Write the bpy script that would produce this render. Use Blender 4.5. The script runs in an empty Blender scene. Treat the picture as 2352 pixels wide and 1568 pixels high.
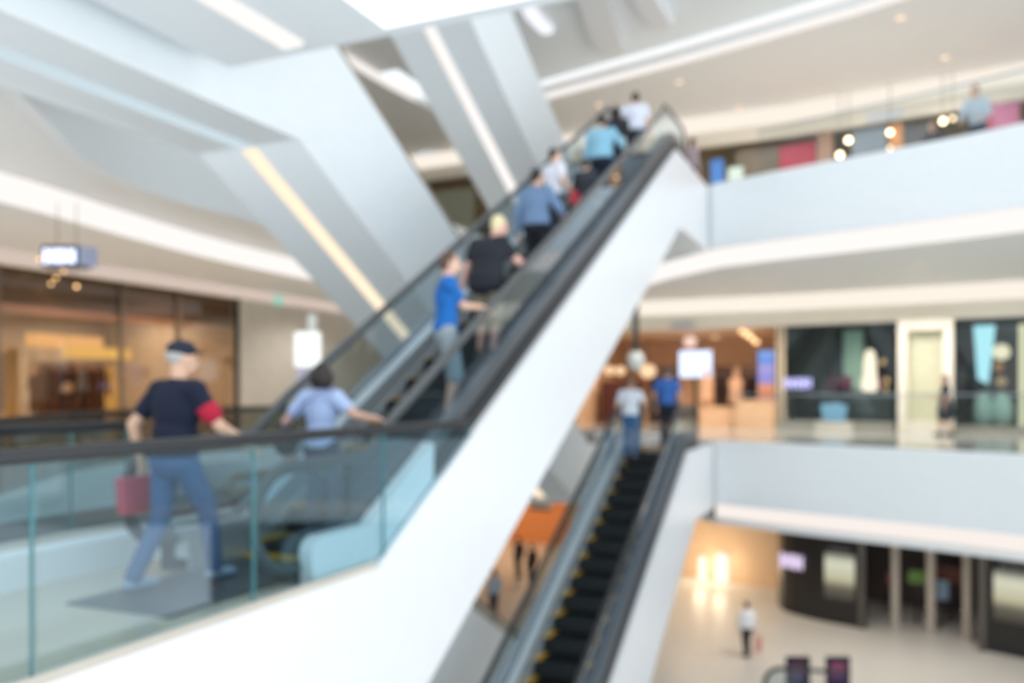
import bpy, bmesh, math, random
from mathutils import Vector, Matrix
random.seed(7)
C = bpy.context.scene.collection
SC = bpy.context.scene
PI = math.pi

# The place is measured in metres.  y runs along the escalators, x across them, z up.
# The photographer stands at the origin, EYE metres above the middle floor.
EYE, FOC = 1.36, 1918.0
TH = math.atan2(844, 1918)
CT, ST = math.cos(TH), math.sin(TH)


def ground_point(px, dist):
    """plan position of a spot seen in photo column px at distance dist along the view axis"""
    a = (px - 1176) / FOC
    X, Y = a * dist, dist
    return X * CT - Y * ST, X * ST + Y * CT


def height_at(py, dist):
    return EYE + dist * (900 - py) / FOC


# ------------------------------------------------------------------ materials
def lin(c):
    out = []
    for v in c[:3]:
        v = v / 255.0
        out.append(v / 12.92 if v <= 0.04045 else ((v + 0.055) / 1.055) ** 2.4)
    return (*out, 1.0)


MATS = {}


def mat(name, rgb, rough=0.5, metal=0.0, vary=0.04, scale=6.0, bump=0.0, spec=0.5, coat=0.0):
    if name in MATS:
        return MATS[name]
    m = bpy.data.materials.new(name)
    m.use_nodes = True
    nt = m.node_tree
    b = nt.nodes['Principled BSDF']
    tc = nt.nodes.new('ShaderNodeTexCoord')
    no = nt.nodes.new('ShaderNodeTexNoise')
    no.inputs['Scale'].default_value = scale
    no.inputs['Detail'].default_value = 4
    nt.links.new(tc.outputs['Object'], no.inputs['Vector'])
    rmp = nt.nodes.new('ShaderNodeValToRGB')
    c = lin(rgb)
    rmp.color_ramp.elements[0].position = 0.3
    rmp.color_ramp.elements[1].position = 0.7
    rmp.color_ramp.elements[0].color = tuple(max(0, x * (1 - vary)) for x in c[:3]) + (1,)
    rmp.color_ramp.elements[1].color = tuple(min(1, x * (1 + vary)) for x in c[:3]) + (1,)
    nt.links.new(no.outputs['Fac'], rmp.inputs['Fac'])
    nt.links.new(rmp.outputs['Color'], b.inputs['Base Color'])
    b.inputs['Roughness'].default_value = rough
    b.inputs['Metallic'].default_value = metal
    b.inputs['Specular IOR Level'].default_value = spec
    b.inputs['Coat Weight'].default_value = coat
    if bump:
        bp = nt.nodes.new('ShaderNodeBump')
        bp.inputs['Strength'].default_value = bump
        nt.links.new(no.outputs['Fac'], bp.inputs['Height'])
        nt.links.new(bp.outputs['Normal'], b.inputs['Normal'])
    MATS[name] = m
    return m


def tile_mat(name, rgb, size=1.2, rough=0.18):
    if name in MATS:
        return MATS[name]
    m = mat(name, rgb, rough, vary=0.05, scale=1.3)
    nt = m.node_tree
    b = nt.nodes['Principled BSDF']
    tc = nt.nodes.new('ShaderNodeTexCoord')
    br = nt.nodes.new('ShaderNodeTexBrick')
    br.offset = 0.0
    c = lin(rgb)
    br.inputs['Color1'].default_value = c
    br.inputs['Color2'].default_value = tuple(x * 0.96 for x in c[:3]) + (1,)
    br.inputs['Mortar'].default_value = tuple(x * 0.8 for x in c[:3]) + (1,)
    br.inputs['Scale'].default_value = 1.0 / size
    br.inputs['Mortar Size'].default_value = 0.006
    br.inputs['Brick Width'].default_value = 1.0
    br.inputs['Row Height'].default_value = 1.0
    nt.links.new(tc.outputs['Object'], br.inputs['Vector'])
    nt.links.new(br.outputs['Color'], b.inputs['Base Color'])
    return m


def glow(name, rgb, strength):
    if name in MATS:
        return MATS[name]
    m = bpy.data.materials.new(name)
    m.use_nodes = True
    nt = m.node_tree
    nt.nodes.clear()
    e = nt.nodes.new('ShaderNodeEmission')
    e.inputs['Color'].default_value = lin(rgb)
    e.inputs['Strength'].default_value = strength
    o = nt.nodes.new('ShaderNodeOutputMaterial')
    nt.links.new(e.outputs['Emission'], o.inputs['Surface'])
    MATS[name] = m
    return m


def glass(name, rgb, refl=0.9, tint_rough=0.02):
    """thin clear sheet: tinted transmission with a Fresnel reflection"""
    if name in MATS:
        return MATS[name]
    m = bpy.data.materials.new(name)
    m.use_nodes = True
    nt = m.node_tree
    nt.nodes.clear()
    t = nt.nodes.new('ShaderNodeBsdfTransparent')
    t.inputs['Color'].default_value = lin(rgb)
    g = nt.nodes.new('ShaderNodeBsdfGlossy')
    g.inputs['Roughness'].default_value = tint_rough
    g.inputs['Color'].default_value = (0.9, 0.95, 1, 1)
    f = nt.nodes.new('ShaderNodeFresnel')
    ge = nt.nodes.new('ShaderNodeNewGeometry')
    io = nt.nodes.new('ShaderNodeMath')          # same reflection from either face of the sheet
    io.operation = 'MULTIPLY_ADD'
    io.inputs[1].default_value = 1 / 1.5 - 1.5
    io.inputs[2].default_value = 1.5
    nt.links.new(ge.outputs['Backfacing'], io.inputs[0])
    nt.links.new(io.outputs[0], f.inputs['IOR'])
    mu = nt.nodes.new('ShaderNodeMath')
    mu.operation = 'MULTIPLY'
    mu.inputs[1].default_value = refl
    nt.links.new(f.outputs['Fac'], mu.inputs[0])
    x = nt.nodes.new('ShaderNodeMixShader')
    nt.links.new(mu.outputs[0], x.inputs['Fac'])
    nt.links.new(t.outputs[0], x.inputs[1])
    nt.links.new(g.outputs[0], x.inputs[2])
    o = nt.nodes.new('ShaderNodeOutputMaterial')
    nt.links.new(x.outputs[0], o.inputs['Surface'])
    MATS[name] = m
    return m


# ------------------------------------------------------------------ mesh building
class MB:
    def __init__(self):
        self.v, self.f = [], []

    def face_set(self, vs, fs):
        o = len(self.v)
        self.v += [Vector(p) for p in vs]
        self.f += [tuple(i + o for i in f) for f in fs]

    def box(self, x0, x1, y0, y1, z0, z1):
        vs = [(x, y, z) for z in (z0, z1) for y in (y0, y1) for x in (x0, x1)]
        self.face_set(vs, [(0, 2, 3, 1), (4, 5, 7, 6), (0, 1, 5, 4), (2, 6, 7, 3), (0, 4, 6, 2), (1, 3, 7, 5)])
        return self

    def prism(self, loop, shift):
        """closed loop of points pushed along a vector"""
        n = len(loop)
        s = Vector(shift)
        vs = [Vector(p) for p in loop] + [Vector(p) + s for p in loop]
        fs = [tuple(range(n))[::-1], tuple(range(n, 2 * n))]
        fs += [(i, (i + 1) % n, n + (i + 1) % n, n + i) for i in range(n)]
        self.face_set(vs, fs)
        return self

    def slab(self, a, b, z0, z1, d):
        """upright slab between plan points a and b, d thick to the left of a->b"""
        a, b = Vector(a[:2]), Vector(b[:2])
        t = (b - a).normalized()
        n = Vector((-t.y, t.x)) * d
        loop = [(a.x, a.y, z0), (b.x, b.y, z0), (b.x + n.x, b.y + n.y, z0), (a.x + n.x, a.y + n.y, z0)]
        return self.prism(loop, (0, 0, z1 - z0))

    def ribbon(self, pts, z0, z1, d):
        """upright wall along a plan polyline, d thick to the left"""
        P = [Vector(p[:2]) for p in pts]
        n = len(P)
        N = []
        for i in range(n):
            t = (P[min(i + 1, n - 1)] - P[max(i - 1, 0)]).normalized()
            N.append(Vector((-t.y, t.x)))
        vs = []
        for i in range(n):
            q = P[i] + N[i] * d
            vs += [(P[i].x, P[i].y, z0), (P[i].x, P[i].y, z1), (q.x, q.y, z1), (q.x, q.y, z0)]
        fs = []
        for i in range(n - 1):
            a, b = 4 * i, 4 * i + 4
            for k in range(4):
                k2 = (k + 1) % 4
                fs.append((a + k, a + k2, b + k2, b + k))
        fs += [(0, 3, 2, 1), tuple(4 * (n - 1) + k for k in range(4))]
        self.face_set(vs, fs)
        return self

    def tube(self, pts, rx, ry=None, seg=10, closed=False, up=(0, 0, 1)):
        ry = ry or rx
        P = [Vector(p) for p in pts]
        n = len(P)
        vs, fs = [], []
        for i in range(n):
            if closed:
                t = (P[(i + 1) % n] - P[i - 1]).normalized()
            else:
                t = (P[min(i + 1, n - 1)] - P[max(i - 1, 0)]).normalized()
            s = t.cross(Vector(up))
            if s.length < 1e-4:
                s = t.cross(Vector((1, 0, 0)))
            s.normalize()
            w = s.cross(t)
            for k in range(seg):
                a = 2 * PI * k / seg
                vs.append(P[i] + s * (math.cos(a) * rx) + w * (math.sin(a) * ry))
        for i in range(n if closed else n - 1):
            j = (i + 1) % n
            for k in range(seg):
                k2 = (k + 1) % seg
                fs.append((i * seg + k, i * seg + k2, j * seg + k2, j * seg + k))
        if not closed:
            fs += [tuple(range(seg))[::-1], tuple((n - 1) * seg + k for k in range(seg))]
        self.face_set(vs, fs)
        return self

    def lathe(self, prof, c=(0, 0, 0), seg=20):
        vs, fs = [], []
        n = len(prof)
        for r, z in prof:
            for k in range(seg):
                a = 2 * PI * k / seg
                vs.append((c[0] + r * math.cos(a), c[1] + r * math.sin(a), c[2] + z))
        for i in range(n - 1):
            for k in range(seg):
                k2 = (k + 1) % seg
                fs.append((i * seg + k, i * seg + k2, (i + 1) * seg + k2, (i + 1) * seg + k))
        fs += [tuple(range(seg))[::-1], tuple((n - 1) * seg + k for k in range(seg))]
        self.face_set(vs, fs)
        return self

    def ell(self, c, r, M=None, seg=14, rings=9):
        c = Vector(c)
        vs, fs = [], []
        for i in range(rings + 1):
            ph = PI * i / rings - PI / 2
            for k in range(seg):
                a = 2 * PI * k / seg
                p = Vector((r[0] * math.cos(ph) * math.cos(a), r[1] * math.cos(ph) * math.sin(a), r[2] * math.sin(ph)))
                if M:
                    p = M @ p
                vs.append(c + p)
        for i in range(rings):
            for k in range(seg):
                k2 = (k + 1) % seg
                fs.append((i * seg + k, i * seg + k2, (i + 1) * seg + k2, (i + 1) * seg + k))
        self.face_set(vs, fs)
        return self

    def cone(self, a, b, r0, r1, seg=12, sx=1.0, side=None):
        """tapered limb with round ends"""
        a, b = Vector(a), Vector(b)
        t = (b - a)
        L = t.length
        if L < 1e-5:
            return self.ell(a, (r0, r0, r0))
        t /= L
        s = Vector(side) if side else t.cross(Vector((0.13, 1, 0.21)))
        s = (s - t * s.dot(t)).normalized()
        w = t.cross(s)
        rings = []
        for k in range(1, 5):
            ph = -PI / 2 + k * PI / 8
            rings.append((r0 * math.sin(ph), r0 * math.cos(ph)))
        for k in range(0, 4):
            ph = k * PI / 8
            rings.append((L + r1 * math.sin(ph), r1 * math.cos(ph)))
        vs, fs = [], []
        for h, r in rings:
            for k in range(seg):
                an = 2 * PI * k / seg
                vs.append(a + t * h + s * (math.cos(an) * r * sx) + w * (math.sin(an) * r))
        n = len(rings)
        for i in range(n - 1):
            for k in range(seg):
                k2 = (k + 1) % seg
                fs.append((i * seg + k, i * seg + k2, (i + 1) * seg + k2, (i + 1) * seg + k))
        fs += [tuple(range(seg))[::-1], tuple((n - 1) * seg + k for k in range(seg))]
        self.face_set(vs, fs)
        return self

    def mesh(self, name, loc=(0, 0, 0)):
        me = bpy.data.meshes.new(name)
        l = Vector(loc)
        me.from_pydata([tuple(p - l) for p in self.v], [], self.f)
        bm = bmesh.new()
        bm.from_mesh(me)
        bmesh.ops.remove_doubles(bm, verts=bm.verts, dist=1e-5)
        bmesh.ops.recalc_face_normals(bm, faces=bm.faces)
        bm.to_mesh(me)
        bm.free()
        return me


def world_loc(o):
    p = Vector((0, 0, 0))
    while o:
        p += o.location
        o = o.parent
    return p


def obj(name, mb, m, parent=None, loc=None, smooth=False, bevel=0.0):
    """link ONE mesh object; vertices are given in world metres"""
    base = world_loc(parent) if parent else Vector((0, 0, 0))
    if loc is None:
        if parent:
            loc = base
        elif isinstance(mb, MB):
            xs = [p.x for p in mb.v]
            ys = [p.y for p in mb.v]
            loc = ((min(xs) + max(xs)) / 2, (min(ys) + max(ys)) / 2, min(p.z for p in mb.v))
        else:
            loc = (0, 0, 0)
    me = mb.mesh(name, loc) if isinstance(mb, MB) else mb
    me.materials.clear()
    me.materials.append(m)
    o = bpy.data.objects.new(name, me)
    C.objects.link(o)
    if parent:
        o.parent = parent
        o.location = Vector(loc) - base
    else:
        o.location = loc
    if bevel:
        b = o.modifiers.new('bevel', 'BEVEL')
        b.width = bevel
        b.segments = 2
        b.limit_method = 'ANGLE'
    if smooth:
        for p in me.polygons:
            p.use_smooth = True
    return o


def tag(o, label, cat, group=None):
    o['label'] = label
    o['category'] = cat
    if 'column' in o.name or 'niche' in o.name:
        o['kind'] = 'thing'
    if group:
        o['group'] = group
    return o


def empty(name, loc, label, cat, group=None):
    e = bpy.data.objects.new(name, None)
    e.location = loc
    e.empty_display_size = 0.2
    C.objects.link(e)
    return tag(e, label, cat, group)


def struct(name, mb, m, **k):
    o = obj(name, mb, m, **k)
    o['kind'] = 'structure'
    return o


def copy_tree(o, parent=None):
    c = o.copy()
    C.objects.link(c)
    if parent:
        c.parent = parent
    for ch in [x for x in bpy.data.objects if x.parent == o]:
        copy_tree(ch, c)
    return c


def smooth_line(pts, n=6):
    """Catmull-Rom through plan points"""
    P = [Vector(p) for p in pts]
    P = [P[0] * 2 - P[1]] + P + [P[-1] * 2 - P[-2]]
    out = []
    for i in range(1, len(P) - 2):
        for k in range(n):
            t = k / n
            out.append(0.5 * ((2 * P[i]) + (P[i + 1] - P[i - 1]) * t
                              + (2 * P[i - 1] - 5 * P[i] + 4 * P[i + 1] - P[i + 2]) * t * t
                              + (3 * P[i] - P[i - 1] - 3 * P[i + 1] + P[i + 2]) * t ** 3))
    out.append(P[-2])
    return [tuple(p) for p in out]


def plate(pts, z0, z1):
    return MB().prism([(p[0], p[1], z0) for p in pts], (0, 0, z1 - z0))
# ------------------------------------------------------------------ materials of the mall
M_WHITE = mat('white_panel', (243, 245, 248), 0.32, vary=0.012)
M_FASCIA = mat('fascia_panel', (236, 241, 243), 0.4, vary=0.012)
M_SOFFIT = mat('soffit_plaster', (236, 237, 236), 0.6, vary=0.015)
M_COOL = mat('cool_white_underside', (238, 245, 249), 0.5, vary=0.01)
M_CREAM = mat('cream_header', (240, 232, 216), 0.5, vary=0.015)
M_FLOOR = tile_mat('polished_stone_floor', (214, 211, 203), 1.2, 0.14)
M_STONE = mat('pale_stone_cladding', (205, 198, 186), 0.35, vary=0.05, scale=2)
M_RUBBER = mat('black_rubber', (44, 45, 48), 0.28)
M_DARK = mat('dark_skirt_metal', (40, 42, 46), 0.4, metal=0.3)
M_STEEL = mat('brushed_steel', (168, 172, 178), 0.34, metal=0.75, vary=0.03, scale=30)
M_RAIL = mat('grey_rubber', (84, 88, 90), 0.25)
M_DARKGLASS = glass('smoky_glass', (196, 196, 190), 0.9)
M_DECK = mat('grey_deck_metal', (112, 117, 124), 0.35, metal=0.6, vary=0.03, scale=30)
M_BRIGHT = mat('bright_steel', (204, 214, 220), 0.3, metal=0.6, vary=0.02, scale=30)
M_STEP = mat('step_tread_metal', (26, 32, 36), 0.5, metal=0.5, vary=0.15, scale=40)
M_YELLOW = mat('yellow_safety_paint', (214, 164, 24), 0.5)
M_MAT = mat('ribbed_landing_metal', (92, 98, 104), 0.4, metal=0.6, vary=0.1, scale=60, bump=0.2)
M_GLASS = glass('clear_balustrade_glass', (236, 244, 247), 1.5)
M_TEAL = glass('teal_tinted_glass', (232, 244, 247))
M_TAUPE = mat('taupe_rail', (150, 138, 122), 0.45)
M_EDGE = mat('teal_glass_edge', (70, 128, 134), 0.2)
M_CLEAR = glass('frameless_clear_glass', (248, 250, 250), 0.6)
M_BROWNGLASS = glass('bronze_tinted_glass', (238, 228, 216), 0.8)
M_SHOPGLASS = glass('shop_window_glass', (236, 242, 240), 0.8)
M_COVE = glow('white_cove_lamp', (255, 249, 245), 0.95)
M_COVE_W = glow('warm_cove_lamp', (250, 240, 234), 0.93)
M_STRIP_PALE = glow('pale_strip_lamp', (206, 222, 230), 0.95)
M_STRIP = glow('warm_strip_lamp', (255, 232, 202), 1.12)
M_STRIP_W = glow('white_strip_lamp', (252, 247, 243), 1.0)

# ------------------------------------------------------------------ levels
Z_UP, Z_FAR, Z_GR = 6.0, 0.25, -5.9
RISE = 5.78

# far balcony edge on the right, curving towards the viewer; it also runs on behind the escalators
FAR_EDGE = smooth_line([(-3.42, 19.05), (-1.78, 18.4), (0.17, 17.75), (2.3, 16.9), (5.2, 15.3), (9.0, 12.6)], 5)
FAR_EDGE_LEFT = [(-10.9, 23.2), (-8.0, 22.6), (-6.0, 21.9), (-5.0, 20.6), (-3.42, 19.05)]
WALL_FAR = [(-16.7, 26.9), (-2.6, 26.7), (3.5, 25.8), (9.0, 24.2), (14, 22.3)]
LEFT_EDGE = smooth_line([(-7.9, 2.0), (-7.95, 5.0), (-8.95, 6.7), (-10.2, 8.4), (-10.85, 10.2), (-10.9, 13), (-10.9, 17.5), (-10.9, 23.2)], 4)
LEFT_COVE = smooth_line([(-11.3, -2), (-11.5, 4), (-11.8, 8.2), (-12.4, 11.1), (-12.85, 14.0), (-13.0, 17.5), (-12.9, 21.0), (-12.4, 24.5)], 4)
WALL_LEFT_X = -16.7
far_all = FAR_EDGE_LEFT[:-1] + FAR_EDGE


def inset(pts, d):
    P = [Vector(p[:2]) for p in pts]
    out = []
    for i in range(len(P)):
        t = (P[min(i + 1, len(P) - 1)] - P[max(i - 1, 0)]).normalized()
        n = Vector((-t.y, t.x))
        out.append(tuple(P[i] + n * d))
    return out


def far_plate(z0, z1, edge=None):
    return plate(inset(far_all, 0.12) + [(14, 12.6), (14, 38), (-10.9, 38)], z0, z1)


def left_plate(z0, z1):
    return plate(inset(LEFT_EDGE, 0.12)[:-1] + [(-11.02, 23.2), (-10.9, 38), (-24, 38), (-24, 2.0)], z0, z1)


# ground, middle and upper floors
struct('floor', MB().box(-24, 14, -6, 44, Z_GR - 0.3, Z_GR), tile_mat('honed_stone_floor', (212, 210, 203), 1.2, 0.32))
struct('floor', far_plate(-0.1, Z_FAR), tile_mat('grey_polished_floor', (194, 193, 186), 1.2, 0.09))
struct('floor', left_plate(-0.1, 0.0), M_FLOOR)
struct('floor', far_plate(Z_UP - 0.25, Z_UP), M_FLOOR)
struct('floor', left_plate(Z_UP - 0.25, Z_UP), M_FLOOR)
# bridge on the middle floor at the foot of the escalator
S1 = [(-3.62, -4), (-3.62, 5.5), (-5.08, 5.5), (-5.5, 5.0), (-5.5, -4)]
struct('floor', plate(S1, -0.25, 0.0), tile_mat('beige_polished_floor', (200, 190, 172), 1.2, 0.14))

# white balcony fascias (outer skin of each slab)
def fascia(pts, z0, z1, d=0.22):
    return MB().ribbon(pts, z0, z1, d)


struct('trim_1', fascia(FAR_EDGE, -1.15, 0.27), M_FASCIA, smooth=False)
struct('trim_2', fascia(FAR_EDGE_LEFT, -1.15, 0.27), M_FASCIA)
struct('trim_3', fascia(FAR_EDGE, 4.60, 6.05), M_FASCIA)
struct('trim_4', fascia(FAR_EDGE_LEFT, 4.60, 6.05), M_FASCIA)
struct('trim_5', fascia(LEFT_EDGE, -1.15, 0.27), M_FASCIA)
struct('trim_6', fascia(LEFT_EDGE, 4.60, 6.05), M_FASCIA)
# fascia of the bridge: near face, and the low white kerb on its far side
struct('trim_7', MB().box(-3.61, -3.55, -4, 5.6, -1.45, 0.0), M_WHITE)
struct('trim_8', MB().box(-5.62, -5.42, -4, 4.9, -1.45, 0.27), M_WHITE, bevel=0.04)
# underside of the bridge
struct('ceiling', MB().box(-5.5, -3.6, -4, 5.6, -1.45, -1.3), M_SOFFIT)

# soffits: middle floor seen from the ground floor, upper floor seen from the middle floor
struct('ceiling', far_plate(-1.62, -1.47), M_SOFFIT)
struct('ceiling', left_plate(-1.62, -1.47), M_SOFFIT)
struct('ceiling', plate(inset(FAR_EDGE_LEFT[:-1] + FAR_EDGE, 0.3) + [(14, 13), (14, 38), (-10.9, 38)], 4.33, 4.5), M_SOFFIT)
# left: a high soffit from the fascia to the curved cove, then the lower soffit
struct('ceiling', plate(inset(LEFT_EDGE, 0.24) + LEFT_COVE[::-1], 4.61, 4.75), M_SOFFIT)
struct('ceiling', plate(inset(LEFT_COVE, 0.02) + [(-12.4, 38), (-24, 38), (-24, -2)], 4.33, 4.5), M_SOFFIT)

# upper level ceilings: far side set back, left side with its own curved cove
UP_EDGE = [(-12.4, 24.3), (-8.97, 22.75), (-5.0, 21.75), (-0.63, 20.5), (3.0, 19.1), (7.0, 17.2), (14, 13.4)]
struct('ceiling', plate(UP_EDGE + [(14, 38), (-12.4, 38)], 10.10, 10.3), M_SOFFIT)
struct('ceiling', plate([(-12.4, 24.3), (-8.97, 22.6), (-5.0, 21.6), (-0.63, 20.35), (3.0, 18.95), (7.0, 17.05), (14, 13.2), (14, 8.5), (4, 11.0), (-3.0, 14.6), (-9.0, 17.5), (-12.4, 19)][::-1], 10.42, 10.6), M_COOL)
LC_UP = [(x, y) for x, y in LEFT_COVE if y < 24.4]
struct('ceiling', plate(LC_UP + [(-12.4, 38), (-24, 38), (-24, -2)], 10.10, 10.3), M_SOFFIT)
struct('ceiling', plate(LEFT_EDGE[:-4] + [(-10.9, 20)] + [p for p in LC_UP[::-1] if p[1] < 20.5], 10.38, 10.5), M_SOFFIT)

# slab of the upper floor over the foot of the escalator, with its light strip
struct('ceiling', MB().box(-5.95, 5.0, -1.0, 6.5, 4.60, 5.98), M_COOL)

# walls: header bands over the shops, end walls
def header(z0, z1, off=0.0):
    return MB().ribbon([(x, y + off) for x, y in WALL_FAR], z0, z1, 0.3)


struct('wall_far', header(3.38, 4.33), M_CREAM)
struct('wall_far', header(9.16, 10.1), M_CREAM)
struct('wall_left', MB().box(WALL_LEFT_X - 0.3, WALL_LEFT_X, -6, 26.9, 4.02, 4.33), M_CREAM)
struct('wall_left', MB().box(WALL_LEFT_X - 0.3, WALL_LEFT_X, 18.7, 26.9, 0.0, 4.02), M_STONE)
struct('wall_left', MB().box(WALL_LEFT_X - 0.3, WALL_LEFT_X, -6, 26.9, 6.0, 10.1), M_CREAM)
M_BACK = mat('shop_back_wall_brown', (120, 92, 68), 0.7, vary=0.1)
struct('wall_back', MB().box(-24, 14, 37.6, 38, Z_GR, 10.1), M_BACK)
struct('wall_side', MB().box(-24.3, -24, -6, 38, Z_GR, 10.1), M_BACK)
struct('wall_end', MB().box(13.9, 14.2, 22.4, 38, Z_GR, 10.1), M_BACK)
struct('wall_corner', MB().box(-16.9, -9.6, 26.9, 27.2, 0.0, 4.33), M_STONE)

# ------------------------------------------------------------------ cove lamps
def cove(pts, z0, z1, d, m, label, grp='long cove lamps under the balconies'):
    o = obj('cove_light', MB().ribbon(pts, z0, z1, d), m)
    tag(o, label, 'light', grp)
    return o


cove(inset(FAR_EDGE_LEFT[:-1] + FAR_EDGE, 0.12), 4.19, 4.6, 0.1, M_COVE, 'long curved cove light under the upper floor balcony beyond the escalators')
cove(inset(FAR_EDGE, 0.08), -1.45, -1.16, 0.1, M_COVE_W, 'lit cove strip under the middle floor balcony above the black shopfront')
cove([(x, y + 0.02) for x, y in UP_EDGE], 9.95, 10.42, 0.1, M_COVE, 'straight bright cove light across the topmost ceiling', )
cove(LEFT_COVE[:-4], 4.17, 4.60, 0.1, M_COVE, 'broad curved cove light over the walkway by the brown shop')
cove(LC_UP[:-2], 10.11, 10.38, 0.1, M_COVE, 'short curved cove light glimpsed between the two high escalator undersides')
cove([(-5.1, -0.8), (-5.1, 6.3)], 4.56, 4.6, -0.22, M_STRIP_W, 'white light strip let into the underside of the overhead landing', 'light strips in undersides')

# added glowing panel under the landing; wall light painted as bands on the headers
o = obj('added_glow_panel', MB().box(-4.0, 4.6, 0.5, 6.3, 4.57, 4.598), glow('added_panel_glow', (250, 253, 255), 1.5))  # glowing sheet added to brighten the underside and nearby white panels
tag(o, 'added white glowing panel under the overhead landing, right of its light strip', 'added light')
M_BAND = glow('painted_header_light', (250, 240, 226), 0.96)  # glow painted on in place of light washing the header
M_BAND_L = glow('painted_rosy_light', (222, 202, 190), 0.85)
cove([(x, y - 0.06) for x, y in WALL_FAR], 3.86, 4.32, 0.05, M_BAND, 'cream band with wall light painted in, along the header over the orange and dark shops')
cove([(x, y - 0.06) for x, y in WALL_FAR], 9.6, 10.09, 0.05, M_BAND, 'cream band with wall light painted in, along the header of the upper floor shops')
o = obj('cove_light', MB().box(WALL_LEFT_X, WALL_LEFT_X + 0.05, -2, 26.8, 4.05, 4.32), M_BAND_L)  # rosy wall light painted in as a glowing strip
tag(o, 'dim rosy band with wall light painted in, over the brown shop window', 'light', 'long cove lamps under the balconies')
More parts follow.
